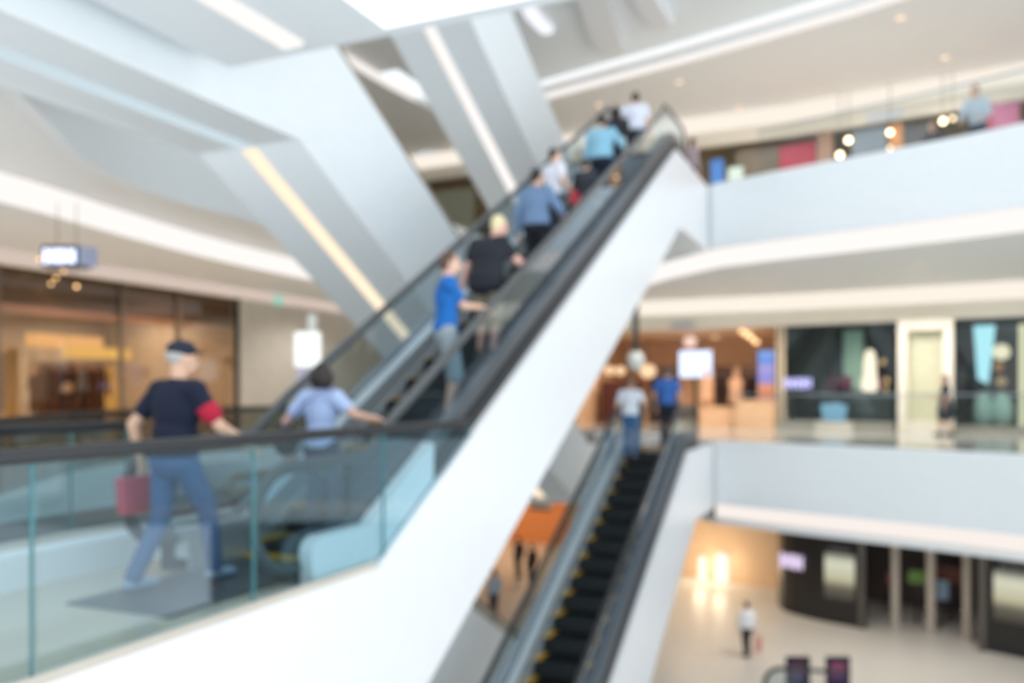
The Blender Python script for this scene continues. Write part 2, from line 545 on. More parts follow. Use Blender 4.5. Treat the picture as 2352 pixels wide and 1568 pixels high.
# ------------------------------------------------------------------ escalators
def escalator(label, vn, W, lb, zb, lt, zt, sgn, lend, T=1.6, hb_top=1.45, hb_bot=1.4, lstart=None,
              steps=True, strip=False, po=0.0, marks=True, deck_from=None, low=False, rail=None):
    """l runs along the rise (world y = sgn*l), lateral 0..W from the near side"""
    sl = (zt - zb) / (lt - lb)
    lstart = lb - 1.5 if lstart is None else lstart

    def zs(l):
        return zb + min(max(l - lb, 0), lt - lb) * sl

    def Pt(l, lat, z):
        return Vector((vn - lat, sgn * l, z))

    root = empty('escalator', (vn - W / 2, sgn * lb, zb), label, 'escalator', 'escalators')
    # cladding profile
    t_b = lt + (T - hb_top) / sl
    b_b = lb + (T - hb_bot) / sl
    prof = [(lstart, zb + po), (lb, zb + po), (lt, zt + po), (lend, zt + po), (lend, zt - hb_top), (t_b, zt - hb_top),
            (b_b, zb - hb_bot), (lstart, zb - hb_bot)]
    for lat0, lat1 in ((0.0, 0.06), (W - 0.06, W)):
        obj('side_panel', MB().prism([Pt(l, lat0, z) for l, z in prof], Pt(0, lat1, 0) - Pt(0, lat0, 0)), M_FASCIA if low else M_WHITE, root)
    under = [(lstart, zb - hb_bot), (b_b, zb - hb_bot), (t_b, zt - hb_top), (lend, zt - hb_top)]
    lo = [(l, z + 0.01) for l, z in under] + [(l, z + 0.09) for l, z in under[::-1]]
    obj('underside', MB().prism([Pt(l, 0.06, z) for l, z in lo], Pt(0, W - 0.06, 0) - Pt(0, 0.06, 0)), M_COOL, root)
    if strip:
        for s, sm, lab in (([(b_b + 0.3, zb - hb_bot - 0.02 + 0.3 * sl), (t_b, zt - hb_top - 0.02)], strip, 'glowing strip along the sloping underside'),
                           ([(t_b, zt - hb_top - 0.02), (lend - 0.2, zt - hb_top - 0.02)], M_STRIP_PALE, 'paler strip along the level underside')):
            lo = s + [(l, z + 0.04) for l, z in s[::-1]]
            o = obj('light_strip', MB().prism([Pt(l, W / 2 - 0.1, z) for l, z in lo], Pt(0, W / 2 + 0.1, 0) - Pt(0, W / 2 - 0.1, 0)), sm, root)
            o['label'] = lab
    bed = [(lstart, zb - 0.32), (lb, zb - 0.32), (lt + 0.1, zt - 0.32), (lend, zt - 0.32)]
    lo = bed + [(l, z + 0.1) for l, z in bed[::-1]]
    obj('step_bed', MB().prism([Pt(l, 0.08, z) for l, z in lo], Pt(0, W - 0.08, 0) - Pt(0, 0.08, 0)), M_DARK, root)

    l0, l1 = lb - 0.82, min(lt + 1.3, lend - 0.3)

    def band(lat0, lat1, za, zb_, la=l0 + 0.1, lz=l1 - 0.1):
        a = [(la, zs(la))] + ([(lb, zb)] if la < lb else []) + [(lt, zt), (lz, zs(lz))]
        lo = [(l, z + za) for l, z in a] + [(l, z + zb_) for l, z in a[::-1]]
        return MB().prism([Pt(l, lat0, z) for l, z in lo], Pt(0, lat1, 0) - Pt(0, lat0, 0))

    for near in (True, False):
        f = (lambda a: a) if near else (lambda a: W - a)
        la = deck_from if (deck_from and near) else l0 + 0.1
        k1, k2 = (0.05, 0.1) if low else (0.19, 0.34)
        obj('deck_skirt', band(f(0.06), f(0.19), 0.0, k1, la), M_TAUPE if low else M_DARK, root)
        obj('outer_deck', band(f(0.08), f(0.19), k1, k2, la), M_DECK, root)
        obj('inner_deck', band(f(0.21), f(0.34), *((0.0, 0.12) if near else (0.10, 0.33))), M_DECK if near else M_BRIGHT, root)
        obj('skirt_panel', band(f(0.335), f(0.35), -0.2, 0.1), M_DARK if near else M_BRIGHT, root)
        # hand rail loop
        R, hh = (0.1, 0.3) if low else (0.36, 0.84 if near else 0.97)
        c0, c1 = (l0, zb + hh - R), (l1, zt + hh - R)
        path = [(lb - 0.35, zb + 0.2)]
        arc = []
        for k in range(0, 11):
            a = -PI / 2 - PI * k / 10
            arc.append((c0[0] + R * math.cos(a), c0[1] + R * math.sin(a)))
        mid = [(lb - 0.3, zb + hh), (lb + 0.15, zb + hh + 0.03), (lb + 0.6, zb + hh + 0.6 * sl)]
        mid += [(lb + 0.6 + (lt - lb - 1.2) * k / 6, zs(lb + 0.6 + (lt - lb - 1.2) * k / 6) + hh) for k in range(1, 7)]
        mid += [(lt - 0.15, zt + hh - 0.03), (lt + 0.3, zt + hh)]
        arc2 = []
        for k in range(0, 11):
            a = PI / 2 - PI * k / 10
            arc2.append((c1[0] + R * math.cos(a), c1[1] + R * math.sin(a)))
        full = path + arc + mid + arc2 + [(lt + 0.5, zt + 0.2)]
        obj('handrail', MB().tube([Pt(l, f(0.2), z) for l, z in full], 0.05, 0.035, 8, up=(1, 0, 0)), M_TAUPE if low else rail or M_RUBBER, root, smooth=True)
        zg = 0.12 if low else 0.3
        lo = [(lb - 0.1, zb + zg)] + arc + mid + arc2 + [(lt + 0.1, zt + zg)]
        # close along the deck
        obj('balustrade_glass', MB().prism([Pt(l, f(0.196), z) for l, z in lo], Pt(0, f(0.204), 0) - Pt(0, f(0.196), 0)), M_GLASS, root)
    # landings with yellow comb line
    for la, lz, z, comb in ((lb - 1.75, lb - 0.05, zb, lb - 0.05), (lt + 0.1, lend - 0.4, zt, lt + 0.1)):
        p = obj('landing_plate', MB().prism([Pt(la, 0.34, z - 0.02), Pt(lz, 0.34, z - 0.02), Pt(lz, 0.34, z + 0.012), Pt(la, 0.34, z + 0.012)],
                                            Pt(0, W - 0.34, 0) - Pt(0, 0.34, 0)), M_MAT, root)
        c_ = obj('comb_line', MB().prism([Pt(comb - 0.09, 0.36, z + 0.012), Pt(comb + 0.09, 0.36, z + 0.012), Pt(comb + 0.09, 0.36, z + 0.03), Pt(comb - 0.09, 0.36, z + 0.03)],
                                         Pt(0, W - 0.36, 0) - Pt(0, 0.36, 0)), M_YELLOW, p)
        c_['label'] = 'yellow comb line'
    if steps:
        run = 0.4
        h = run * sl
        first = None
        n = int((lt - lb) / run) + 1
        for i in range(n):
            l = lb + run * i
            z = zb + h * (i + 1) - h * 0.5
            if z > zt:
                break
            if first is None:
                mb = MB()
                loop = [(l, z - h - 0.02), (l + 0.02, z - 0.02), (l + 0.03, z), (l + run + 0.02, z), (l + run + 0.02, z - 0.05), (l + 0.08, z - h - 0.02)]
                mb.prism([Pt(a, 0.36, b) for a, b in loop], Pt(0, W - 0.36, 0) - Pt(0, 0.36, 0))
                g = int((W - 0.72) / 0.06)
                for k in range(g):        # tread cleats
                    x = 0.38 + k * 0.06
                    mb.prism([Pt(l + 0.03, x, z), Pt(l + run, x, z), Pt(l + run, x, z + 0.008), Pt(l + 0.03, x, z + 0.008)], Pt(0, x + 0.03, 0) - Pt(0, x, 0))
                first = obj('step', mb, M_STEP, root)
                if marks:
                    for x0, x1 in ((0.362, 0.44), (W - 0.44, W - 0.362)):
                        yb = MB().prism([Pt(l + 0.02, x0, z + 0.009), Pt(l + run, x0, z + 0.009), Pt(l + run, x0, z + 0.016), Pt(l + 0.02, x0, z + 0.016)],
                                        Pt(0, x1, 0) - Pt(0, x0, 0))
                        ym = obj('edge_marking', yb, M_YELLOW, first)
                        ym['label'] = 'yellow edge marking'
            else:
                s = first.copy()
                C.objects.link(s)
                s.parent = root
                s.location = first.location + Vector((0, sgn * run * i, h * i))
                for ch in list(first.children):
                    c = ch.copy()
                    C.objects.link(c)
                    c.parent = s
    return root, zs


ESC_U, zsU = escalator('escalator full of riders climbing from the glass-railed walkway to the upper floor', -3.55, 1.56, 5.5, 0.0, 15.9, 6.0, 1, 19.15, T=1.6, lstart=5.6, deck_from=6.5, rail=M_RAIL)
ESC_L, zsL = escalator('nearly empty escalator rising from the ground floor, yellow-edged steps in full view', -3.42, 1.58, 5.73, Z_GR, 16.4, 0.2, 1, 19.0, T=1.85, hb_top=1.45)
# cross-running escalators on the left, climbing towards the viewer
A_KW = dict(low=True, T=1.8, hb_top=1.55, hb_bot=1.3)
ESC_A, zsA = escalator('white escalator with an orange-lit strip beneath, dropping behind the far handrail of the riders', -6.3, 1.56, -18.9, 0.1, -8.5, 5.9, -1, -0.5,
                       strip=M_STRIP, steps=False, lstart=-22.3, **A_KW)
ESC_B, zsB = escalator('highest escalator, its underside lit by a straight white strip above the riders', -6.3, 1.56, -18.9, 0.1 + RISE, -8.5, 5.9 + RISE, -1, -0.5,
                       strip=M_STRIP_W, steps=False, lstart=-21.6, **A_KW)
ESC_C, zsC = escalator('mostly hidden lower escalator, a pale corner showing left of the yellow-edged steps', -6.3, 1.56, -18.9, Z_GR, -8.5, 0.12, -1, -0.5,
                       strip=False, steps=False, lstart=-21.3, **A_KW)
# rounded white end block beside the foot of the near escalator
blk = MB()
prof = [(4.78, 0.0), (4.76, 0.24), (4.80, 0.31), (4.88, 0.34), (5.5, 0.34), (6.5, 0.92), (6.5, 0.585), (5.5, 0.0)]
blk.prism([(-3.61, y, z) for y, z in prof], (-0.13, 0, 0))
o = obj('end_block', blk, M_WHITE, ESC_U, bevel=0.015)

# ------------------------------------------------------------------ glass railing along the bridge
def rail_line(name_root, x, ys, z0, ztop, label, cut=None, handrail=True, mglass=M_TEAL):
    r = empty('glass_railing', (x, ys[0], z0), label, 'railing', 'glass railings')
    for a, b in zip(ys[:-1], ys[1:]):
        loop = [(a + 0.008, z0), (b - 0.008, z0), (b - 0.008, ztop), (a + 0.008, ztop)]
        if cut and b > cut[0]:
            if a < cut[0]:
                loop = [(a + 0.008, z0), (cut[0], z0), (b - 0.008, min(ztop - 0.02, cut[1](b))), (b - 0.008, ztop), (a + 0.008, ztop)]
            else:
                loop = [(a + 0.008, cut[1](a)), (b - 0.008, min(cut[1](b), ztop - 0.02)), (b - 0.008, ztop), (a + 0.008, ztop)]
        pane = obj('glass_panel', MB().prism([(x, y, z) for y, z in loop], (-0.014, 0, 0)), mglass, r)
        e = obj('panel_edge', MB().box(x - 0.015, x + 0.001, b - 0.022, b - 0.009, loop[1][1] if not (cut and b > cut[0]) else loop[2][1] if a < cut[0] else loop[1][1], ztop), M_EDGE, pane)
    if handrail:
        obj('handrail', MB().box(x - 0.035, x + 0.022, ys[0], ys[-1], ztop, ztop + 0.075), M_RUBBER, r, bevel=0.02)
    obj('base_channel', MB().box(x - 0.03, x + 0.018, ys[0], min(ys[-1], 5.5), z0, z0 + 0.05), M_STONE, r)
    return r


rail_line('near', -3.572, [-3.32, -1.83, -0.34, 1.15, 2.65, 4.14, 5.63, 7.12], 0.0, 1.03,
          'teal glass railing with dark handrail in front of the walking man', cut=(5.5, lambda y: (y - 5.5) * 0.577))
rail_line('far', -5.5, [-3.1, -1.6, -0.1, 1.4, 2.9, 4.38, 4.88], 0.27, 1.06,
          'glass railing on the low white kerb behind the walking man')

# frameless glass on the far balconies
def edge_glass(pts, z0, z1, label, mg=None, mr=None, rh=0.03):
    r = empty('glass_railing', (pts[0][0], pts[0][1], z0), label, 'railing', 'glass railings')
    P = inset(pts, 0.1)
    step = 3
    for i in range(0, len(P) - 1, step):
        seg = P[i:i + step + 1]
        obj('glass_panel', MB().ribbon(seg, z0, z1, 0.014), mg or M_CLEAR, r)
    obj('handrail', MB().ribbon(inset(pts, 0.095), z1, z1 + rh, 0.03 + rh * .3), mr or M_STEEL, r)
    return r


edge_glass(FAR_EDGE[1:], 0.25, 1.3, 'clear glass railing on the middle floor balcony before the dark shops')
edge_glass(FAR_EDGE[3:], 6.03, 7.0, 'clear glass railing on the upper floor balcony')

edge_glass([p for p in LEFT_EDGE if p[1] < 23], 0.27, 1.0, 'smoky glass railing with dark handrail along the left walkway edge', M_DARKGLASS, M_RUBBER, 0.09)
# ------------------------------------------------------------------ locating things along shop walls
def hit(px, pts, off=(0.0, 0.0)):
    """where the line of sight of a photo column meets a plan polyline; returns x, y, view distance"""
    dx, dy = ground_point(px, 1.0)
    best = None
    for (ax, ay), (bx, by) in zip(pts[:-1], pts[1:]):
        ax, ay, bx, by = ax + off[0], ay + off[1], bx + off[0], by + off[1]
        ex, ey = bx - ax, by - ay
        det = dx * (-ey) + dy * ex
        if abs(det) < 1e-9:
            continue
        t = (ax * (-ey) + ay * ex) / det
        s = (dx * ay - dy * ax) / det
        if t > 0 and -1e-6 <= s <= 1 + 1e-6 and (best is None or t < best[2]):
            best = (dx * t, dy * t, t)
    return best


def wall_slab(name, pts, px0, px1, za, zb, off, d, m, parent=None, oy=None, **k):
    """slab standing along a wall; za/zb heights in metres"""
    o = (0, off) if oy is None else oy
    a, b = hit(px0, pts, o), hit(px1, pts, o)
    return obj(name, MB().slab(a, b, za, zb, d), m, parent, **k)


def zpix(px, py, pts, off):
    return height_at(py, hit(px, pts, (0, off))[2])


def lettering(name, a, b, z0, z1, m, parent, n=5, proud=0.03):
    """a row of small raised strokes, illegible at this distance"""
    a, b = Vector(a[:2]), Vector(b[:2])
    mb = MB()
    t = (b - a)
    for i in range(n):
        p = a + t * ((i + 0.12) / n)
        q = a + t * ((i + 0.78) / n)
        h = z1 - z0
        s = (q - p) * 0.3
        up = (0.0, 0.12, 0.05)[i % 3] * h
        mb.slab(p, p + s, z0 + up, z1 - up, -proud)
        mb.slab(q - s, q, z0, z1, -proud)
        if i % 2:
            mb.slab(p + s, q - s, z0 + 0.36 * h, z0 + 0.6 * h, -proud)
    return obj(name, mb, m, parent)


def lamp(name, loc, power, rgb, kind='POINT', radius=0.15, size=None, parent=None, spot=2.2):
    l = bpy.data.lights.new(name, kind)
    l.energy = power
    c = lin(rgb)
    l.color = c[:3]
    if kind == 'AREA':
        l.shape = 'RECTANGLE'
        l.size, l.size_y = size
    else:
        l.shadow_soft_size = radius
    if kind == 'SPOT':
        l.spot_size = spot
        l.spot_blend = 0.6
    o = bpy.data.objects.new(name, l)
    C.objects.link(o)
    if parent:
        o.parent = parent
        o.location = Vector(loc) - parent.location
    else:
        o.location = loc
    return o


WARM, NEUT = (255, 234, 212), (255, 247, 240)
M_TRIM = mat('downlight_trim', (225, 222, 215), 0.4)
M_BULB = glow('downlight_bulb', (255, 222, 190), 1.4)
M_BULB_HOT = glow('bright_warm_bulb', (255, 226, 176), 7.0)


def downlight(x, y, z, label, power=120, rgb=NEUT, r=0.09, m=None, grp='round ceiling downlights'):
    d = empty('downlight', (x, y, z), label, 'downlight', grp)
    obj('trim_ring', MB().lathe([(r * 1.35, 0.0), (r * 1.35, -0.012), (r, -0.02), (r, 0.0)], (x, y, z), 18), M_TRIM, d)
    obj('bulb', MB().lathe([(0.001, -0.012), (r, -0.012), (r, -0.002), (0.001, -0.002)], (x, y, z), 18), m or M_BULB, d)
    if power:
        lamp('downlight_lamp', (x, y, z - 0.06), power, rgb, 'SPOT', 0.08, parent=d, spot=2.6)
    return d


def on_ceiling(px, py, z):
    t = (z - EYE) * FOC / (900 - py)
    x, y = ground_point(px, t)
    return x, y, z


for i, (px, py, lab) in enumerate([(1560, 187, 'round downlight in the beige upper ceiling right of the topmost riders'),
                                   (1697, 246, 'round downlight in the upper ceiling closest to the cream header'),
                                   (1376, 240, 'round downlight in the upper ceiling just left of the white-shirted top rider'),
                                   (2170, 131, 'warm downlight of the upper ceiling above the leaning white-shirted person'),
                                   (2068, 40, 'dim downlight of the upper ceiling nearest the topmost cove light')]):
    x, y, z = on_ceiling(px, py, 10.10)
    downlight(x, y, z, lab, (210, 0, 210, 110, 110)[i], WARM if i < 3 else NEUT, 0.11)
for px, py, lab in [(212, 580, 'downlight in the low ceiling beside the hanging sign'), (452, 627, 'downlight in the low ceiling above the capped man')]:
    x, y, z = on_ceiling(px, py, 4.33)
    downlight(x, y, z, lab, 120, WARM)
for px, py, lab in [(2110, 610, 'faint downlight in the ceiling over the cream pillar'), (1660, 655, 'faint downlight in the ceiling in front of the orange shop')]:
    x, y, z = on_ceiling(px, py, 4.33)
    downlight(x, y, z, lab, 160, NEUT)

# ------------------------------------------------------------------ middle floor, far side: orange shop, dark shops, cream pillar
W_ = WALL_FAR
M_WOODLIT = mat('warm_wood_wall', (226, 190, 154), 0.6, vary=0.08)
M_BLACK = mat('black_shopfront', (38, 38, 36), 0.3)
M_CHAR = mat('charcoal_wall', (66, 70, 68), 0.6)
M_PALE = mat('pale_wood_counter', (236, 190, 148), 0.45)
M_TAN = mat('tan_panel', (176, 128, 92), 0.6)
M_GARB = mat('dark_garment', (52, 38, 34), 0.9)
M_PEACH = mat('peach_garment', (238, 190, 152), 0.9)
M_SCREEN = glow('bluish_white_screen', (214, 228, 255), 1.5)

# partitions and shop backs (setting)
a, b = hit(1783, W_), hit(1783, W_, (0, 6))
struct('wall_partition', MB().slab((a[0], a[1]), (a[0], a[1] + 7), 0.25, 4.33, -0.25), mat('warm_stone_jamb', (206, 186, 158), 0.5))
struct('wall_partition', MB().slab((-9.6, 26.9), (-9.6, 34), 0.25, 4.33, 0.2), M_WOODLIT)
struct('wall_shop', MB().box(-9.6, a[0], 33.5, 33.8, 0.25, 4.33), M_WOODLIT)
struct('ceiling', MB().box(-9.6, a[0] + .2, 27.0, 33.6, 3.38, 3.5), mat('warm_shop_ceiling', (222, 190, 160), 0.7))
c2 = hit(2058, W_)
d2 = hit(2190, W_)
struct('wall_shop', MB().box(a[0] + 0.25, c2[0], 29.3, 29.5, 0.25, 4.33), M_CHAR)
struct('ceiling', MB().box(a[0] + .2, 13.9, 26.9, 33.6, 3.38, 3.5), M_CHAR)
struct('wall_shop', MB().slab((d2[0], 28.6), (13.9, 26.8), 0.25, 4.33, 0.2), M_CHAR)

# dark shopfront: stone plinth, glazing
s = empty('shopfront', (a[0] + 1, a[1], 0.25), 'dark glazed shopfront with a small violet-white sign, left of the cream pillar', 'shopfront')
wall_slab('plinth', W_, 1787, 2056, 0.25, 0.5, 0, 0.15, mat('grey_stone_plinth', (150, 148, 138), 0.4), s)
wall_slab('window_glass', W_, 1787, 2056, 0.5, 3.38, 0.05, 0.02, M_SHOPGLASS, s)
for px in (1790, 1905, 2052):
    wall_slab('mullion', W_, px, px + 4, 0.5, 3.38, -0.02, 0.12, M_BLACK, s)
wall_slab('window_glass', W_, 1787, 1900, 1.5, 3.38, 0.3, 0.05, M_BLACK, s)['label'] = 'black window backing'
la, lb_ = hit(1801, W_, (0, -0.05)), hit(1866, W_, (0, -0.05))
lettering('lettering', la, lb_, height_at(892, la[2]), height_at(868, la[2]), glow('violet_white_sign', (196, 194, 250), 1.9), s)
# display things inside
def column_thing(name, px, off, z0, prof, m, label, cat, grp=None, seg=16):
    x, y, t = hit(px, W_, (0, off))
    o = obj(name, MB().lathe(prof, (x, y, z0), seg), m, smooth=True)
    return tag(o, label, cat, grp)


o = wall_slab('light_column', W_, 1937, 1981, 0.25, 3.25, 1.15, 0.35, mat('mint_column', (190, 222, 208), 0.5))
tag(o, 'mint green column inside the dark shop left of the cream pillar', 'column')
M_CREAMGLOW = glow('cream_display_lamp', (255, 232, 210), 1.7)
column_thing('display_lamp', 1998, 0.68, 1.37, [(0.08, 0), (0.21, 0.03), (0.24, 0.25), (0.18, 0.5), (0.17, 0.9), (0.13, 1.15), (0.06, 1.25)], M_CREAMGLOW,
             'tall cream glowing lamp in the dark shop window beside the mint column', 'lamp')
M_MAROON = mat('maroon_cloth', (120, 40, 72), 0.8)
for px, lab in ((1905, 'folded maroon goods on a shelf of the dark shop, left of the mint column'), (1942, 'maroon cushion propped against the mint column'), (2016, 'maroon cushion right of the cream glowing lamp')):
    x, y, t = hit(px, W_, (0, 0.62))
    o = obj('cushion', MB().prism([(x + .2 * u, y + .02, 1.62 + .24 * v_) for u, v_ in ((-1, -1), (0, -.86), (1, -1), (.86, 0), (1, 1), (0, .86), (-1, 1), (-.86, 0))], (0, 0.12, 0)), M_MAROON, bevel=0.05)
    tag(o, lab, 'cushion', 'maroon goods in the dark shop')
x0, x1 = hit(1885, W_, (0, 0.45)), hit(2048, W_, (0, 0.45))
o = obj('display_shelf', MB().slab(x0, x1, 0.5, 1.37, 0.5), M_CHAR)
tag(o, 'low charcoal display shelf in the dark shop window', 'shelf')
x, y, t = hit(1915, W_, (0, -0.9))
o = obj('shopping_bag', MB().prism([(x - .3, y, .52), (x + .3, y, .5), (x + .36, y, .95), (x + .1, y, 1.05), (x - .36, y, 1.0)], (0, .22, 0)), mat('light_blue_bag', (110, 160, 190), 0.6), bevel=0.03)
tag(o, 'pale blue bag standing on the ledge before the dark shop', 'bag')
o = obj('display_bench', MB().box(x - .5, x + .5, y - 0.1, y + 0.35, 0.25, 0.51), M_STONE)
tag(o, 'low stone bench under the pale blue bag', 'bench')
for px, z in ((2028, 2.0), (2037, 1.45), (2033, 1.2)):
    x, y, t = hit(px, W_, (0, 0.75))
    o = obj('window_lamp', MB().ell((x, y, z + 0.25), (0.07, 0.07, 0.09)), glow('amber_bulb', (230, 190, 130), 1.2), smooth=True)
    tag(o, {2.0: 'topmost', 1.45: 'middle', 1.2: 'lowest'}[z] + ' of three amber bulbs by the left edge of the cream pillar', 'lamp', 'amber bulbs in the dark shop')

# cream pillar with a greenish panel and a ledge
p = empty('wall_niche', ((c2[0] + d2[0]) / 2, c2[1], 0.25), 'cream framed pillar with a pale green panel between the two dark shops', 'pillar')
wall_slab('side_jamb', W_, 2062, 2082, 0.25, 3.38, -0.5, 0.6, M_CREAM, p)
wall_slab('side_jamb', W_, 2166, 2189, 0.25, 3.38, -0.4, 0.5, M_CREAM, p)
wall_slab('top_rail', W_, 2082, 2166, 3.08, 3.38, -0.45, 0.5, M_CREAM, p)
wall_slab('green_panel', W_, 2080, 2170, 0.25, 3.1, -0.1, 0.1, mat('pale_green_panel', (206, 206, 178), 0.5), p)
wall_slab('ledge', W_, 2083, 2168, 0.25, 0.55, -0.6, 0.6, M_CREAM, p)

# right dark shop
s = empty('shopfront', (d2[0] + 1.4, d2[1] - 0.3, 0.25), 'dark glazed shopfront with a cyan banner, right of the cream pillar', 'shopfront')
wall_slab('plinth', W_, 2191, 2480, 0.25, 0.45, 0, 0.15, MATS['grey_stone_plinth'], s)
wall_slab('window_glass', W_, 2191, 2480, 0.45, 3.38, 0.05, 0.02, M_SHOPGLASS, s)
for px in (2193, 2216):
    wall_slab('mullion', W_, px, px + 5, 0.45, 3.38, -0.02, 0.12, M_BLACK, s)
x0, x1 = hit(2236, W_, (0, 0.5)), hit(2286, W_, (0, 0.5))
t = x0[2]
o = obj('hanging_banner', MB().prism([(x0[0], x0[1], height_at(748, t)), (x1[0], x1[1], height_at(748, t)), (x1[0] - .05, x1[1], height_at(800, t)), ((x0[0] + x1[0]) / 2 + .1, x0[1], height_at(882, t)), (x0[0] + .1, x0[1], height_at(870, t))], (0, 0.03, 0)),
        glow('cyan_backlit_banner', (178, 232, 246), 1.25))
tag(o, 'cyan backlit banner hanging in the dark shop right of the cream pillar', 'banner')
for px, py, r, lab in ((2300, 808, 0.22, 'big cream globe lamp beside the cyan banner'), (2294, 842, 0.12, 'small amber globe lamp under the big cream globe'), (2300, 876, 0.14, 'tan globe lamp lowest under the big cream globe')):
    x, y, t = hit(px, W_, (0, 0.9))
    o = obj('globe_lamp', MB().ell((x, y, height_at(py, t)), (r, r, r)), glow('globe_' + str(py), {808: (255, 240, 205), 842: (200, 140, 90), 876: (190, 160, 120)}[py], {808: 1.1, 842: .7, 876: .8}[py]), smooth=True)
    tag(o, lab, 'lamp', 'globe lamps in the shop window')
    obj('lamp_cord', MB().tube([(x, y, height_at(py, t) + r), (x, y, 3.38)], 0.012, seg=6), M_RUBBER, o)
for px, lab in ((2259, 'teal-white vase in the dark shop under the cyan banner'), (2302, 'teal-white vase in the dark shop under the tan globe lamp')):
    column_thing('vase', px, 0.8, 0.45, [(0.12, 0), (0.24, 0.15), (0.28, 0.45), (0.2, 0.75), (0.14, 0.86), (0.16, 0.9)], mat('teal_white_ceramic', (196, 222, 216), 0.3), lab, 'vase', 'vases in the dark shop')
o = wall_slab('light_box', W_, 2340, 2356, 0.25, 3.2, 0.5, 0.1, glow('cream_light_box', (250, 240, 200), 1.0))
tag(o, 'narrow cream light box in the dark shop beyond the globe lamps', 'light box')
o = wall_slab('clothes_rack', W_, 2290, 2345, 1.3, 2.35, 1.1, 0.4, M_GARB)
tag(o, 'rack of dark clothes behind the globe lamps', 'clothes rack')

# orange shop
for x, y in ((-8, 29), (-5.5, 31), (-4, 29)):
    d = downlight(x, y, 3.38, 'warm ceiling lamp inside the orange shop', 210, (255, 226, 194), 0.12, M_BULB_HOT, 'lamps of the orange shop ceiling')
x0, x1 = hit(1560, W_, (0, 2.2)), hit(1634, W_, (0, 2.2))
sc = empty('display_screen', ((x0[0] + x1[0]) / 2, x0[1], 1.7), 'glowing bluish white screen in the orange shop', 'screen')
obj('screen_panel', MB().slab(x0, x1, height_at(866, x0[2]), height_at(806, x0[2]), 0.06), M_SCREEN, sc)
obj('screen_stand', MB().slab(((x0[0] + x1[0]) / 2 - .06, x0[1] + .06), ((x0[0] + x1[0]) / 2 + .06, x0[1] + .06), 0.25, height_at(850, x0[2]), 0.06), M_BLACK, sc)


def poster_mat(name, stops, strength):
    m = bpy.data.materials.new(name)
    m.use_nodes = True
    nt = m.node_tree
    nt.nodes.clear()
    tc = nt.nodes.new('ShaderNodeTexCoord')
    sp = nt.nodes.new('ShaderNodeSeparateXYZ')
    cr = nt.nodes.new('ShaderNodeValToRGB')
    nt.links.new(tc.outputs['Generated'], sp.inputs[0])
    nt.links.new(sp.outputs['Z'], cr.inputs['Fac'])
    e0, e1 = cr.color_ramp.elements
    e0.position, e0.color = stops[0][0], lin(stops[0][1])
    e1.position, e1.color = stops[-1][0], lin(stops[-1][1])
    for p_, c_ in stops[1:-1]:
        e = cr.color_ramp.elements.new(p_)
        e.color = lin(c_)
    e = nt.nodes.new('ShaderNodeEmission')
    e.inputs['Strength'].default_value = strength
    nt.links.new(cr.outputs['Color'], e.inputs['Color'])
    o = nt.nodes.new('ShaderNodeOutputMaterial')
    nt.links.new(e.outputs[0], o.inputs['Surface'])
    return m


x0, x1 = hit(1741, W_, (0, 0.6)), hit(1778, W_, (0, 0.6))
ds = empty('digital_poster', ((x0[0] + x1[0]) / 2, x0[1], 0.25), 'blue, lilac and orange lit poster stand at the right edge of the orange shop', 'poster stand')
obj('poster_picture', MB().slab(x0, x1, height_at(925, x0[2]), height_at(806, x0[2]), 0.05),
    poster_mat('lit_poster', [(0.0, (150, 170, 215)), (0.12, (236, 150, 105)), (0.32, (238, 160, 120)), (0.42, (150, 150, 225)), (0.7, (180, 170, 225)), (0.8, (110, 150, 235)), (1.0, (150, 185, 245))], 0.9), ds)
obj('poster_frame', MB().slab((x0[0] - .05, x0[1] + .06), (x1[0] + .05, x1[1] + .06), 0.25, height_at(802, x0[2]), 0.08), M_CHAR, ds)

for px, pz, lab in ((1690, 0.0, 'mannequin in a peach coat facing out, middle of the orange shop'), (1622, 0.0, 'mannequin in a peach coat right below the bluish screen')):
    x, y, t = hit(px, W_, (0, 1.2))
    r = empty('mannequin', (x, y, 0.25), lab, 'mannequin', 'mannequins of the orange shop')
    obj('stand', MB().lathe([(0.16, 0), (0.16, 0.02), (0.02, 0.04), (0.02, 0.75)], (x, y, 0.25)), M_DARK, r)
    obj('coat', MB().lathe([(0.05, 0.72), (0.25, 0.75), (0.22, 1.0), (0.19, 1.2), (0.24, 1.42), (0.2, 1.52), (0.08, 1.58), (0.06, 1.6)], (x, y, 0.25)), M_PEACH, r, smooth=True)
    obj('head', MB().ell((x, y, 2.0), (0.09, 0.1, 0.13)), M_PEACH, r, smooth=True)
for px0, px1, ytop, off, lab in ((1690, 1779, 918, -0.1, 'pale wood counter at the right of the orange shop'), (1608, 1690, 934, 0.2, 'low pale wood counter under the mannequins of the orange shop')):
    a0, a1 = hit(px0, W_, (0, off)), hit(px1, W_, (0, off))
    r = empty('display_counter', ((a0[0] + a1[0]) / 2, a0[1], 0.25), lab, 'counter', 'counters of the orange shop')
    zt_ = height_at(ytop, a0[2])
    obj('body', MB().slab(a0, a1, 0.25, zt_ - 0.05, 0.6), M_PALE, r)
    obj('counter_top', MB().slab((a0[0] - .03, a0[1] - .03), (a1[0] + .03, a1[1] - .03), zt_ - 0.05, zt_, 0.68), M_PALE, r)
M_RACKPOLE = M_DARK
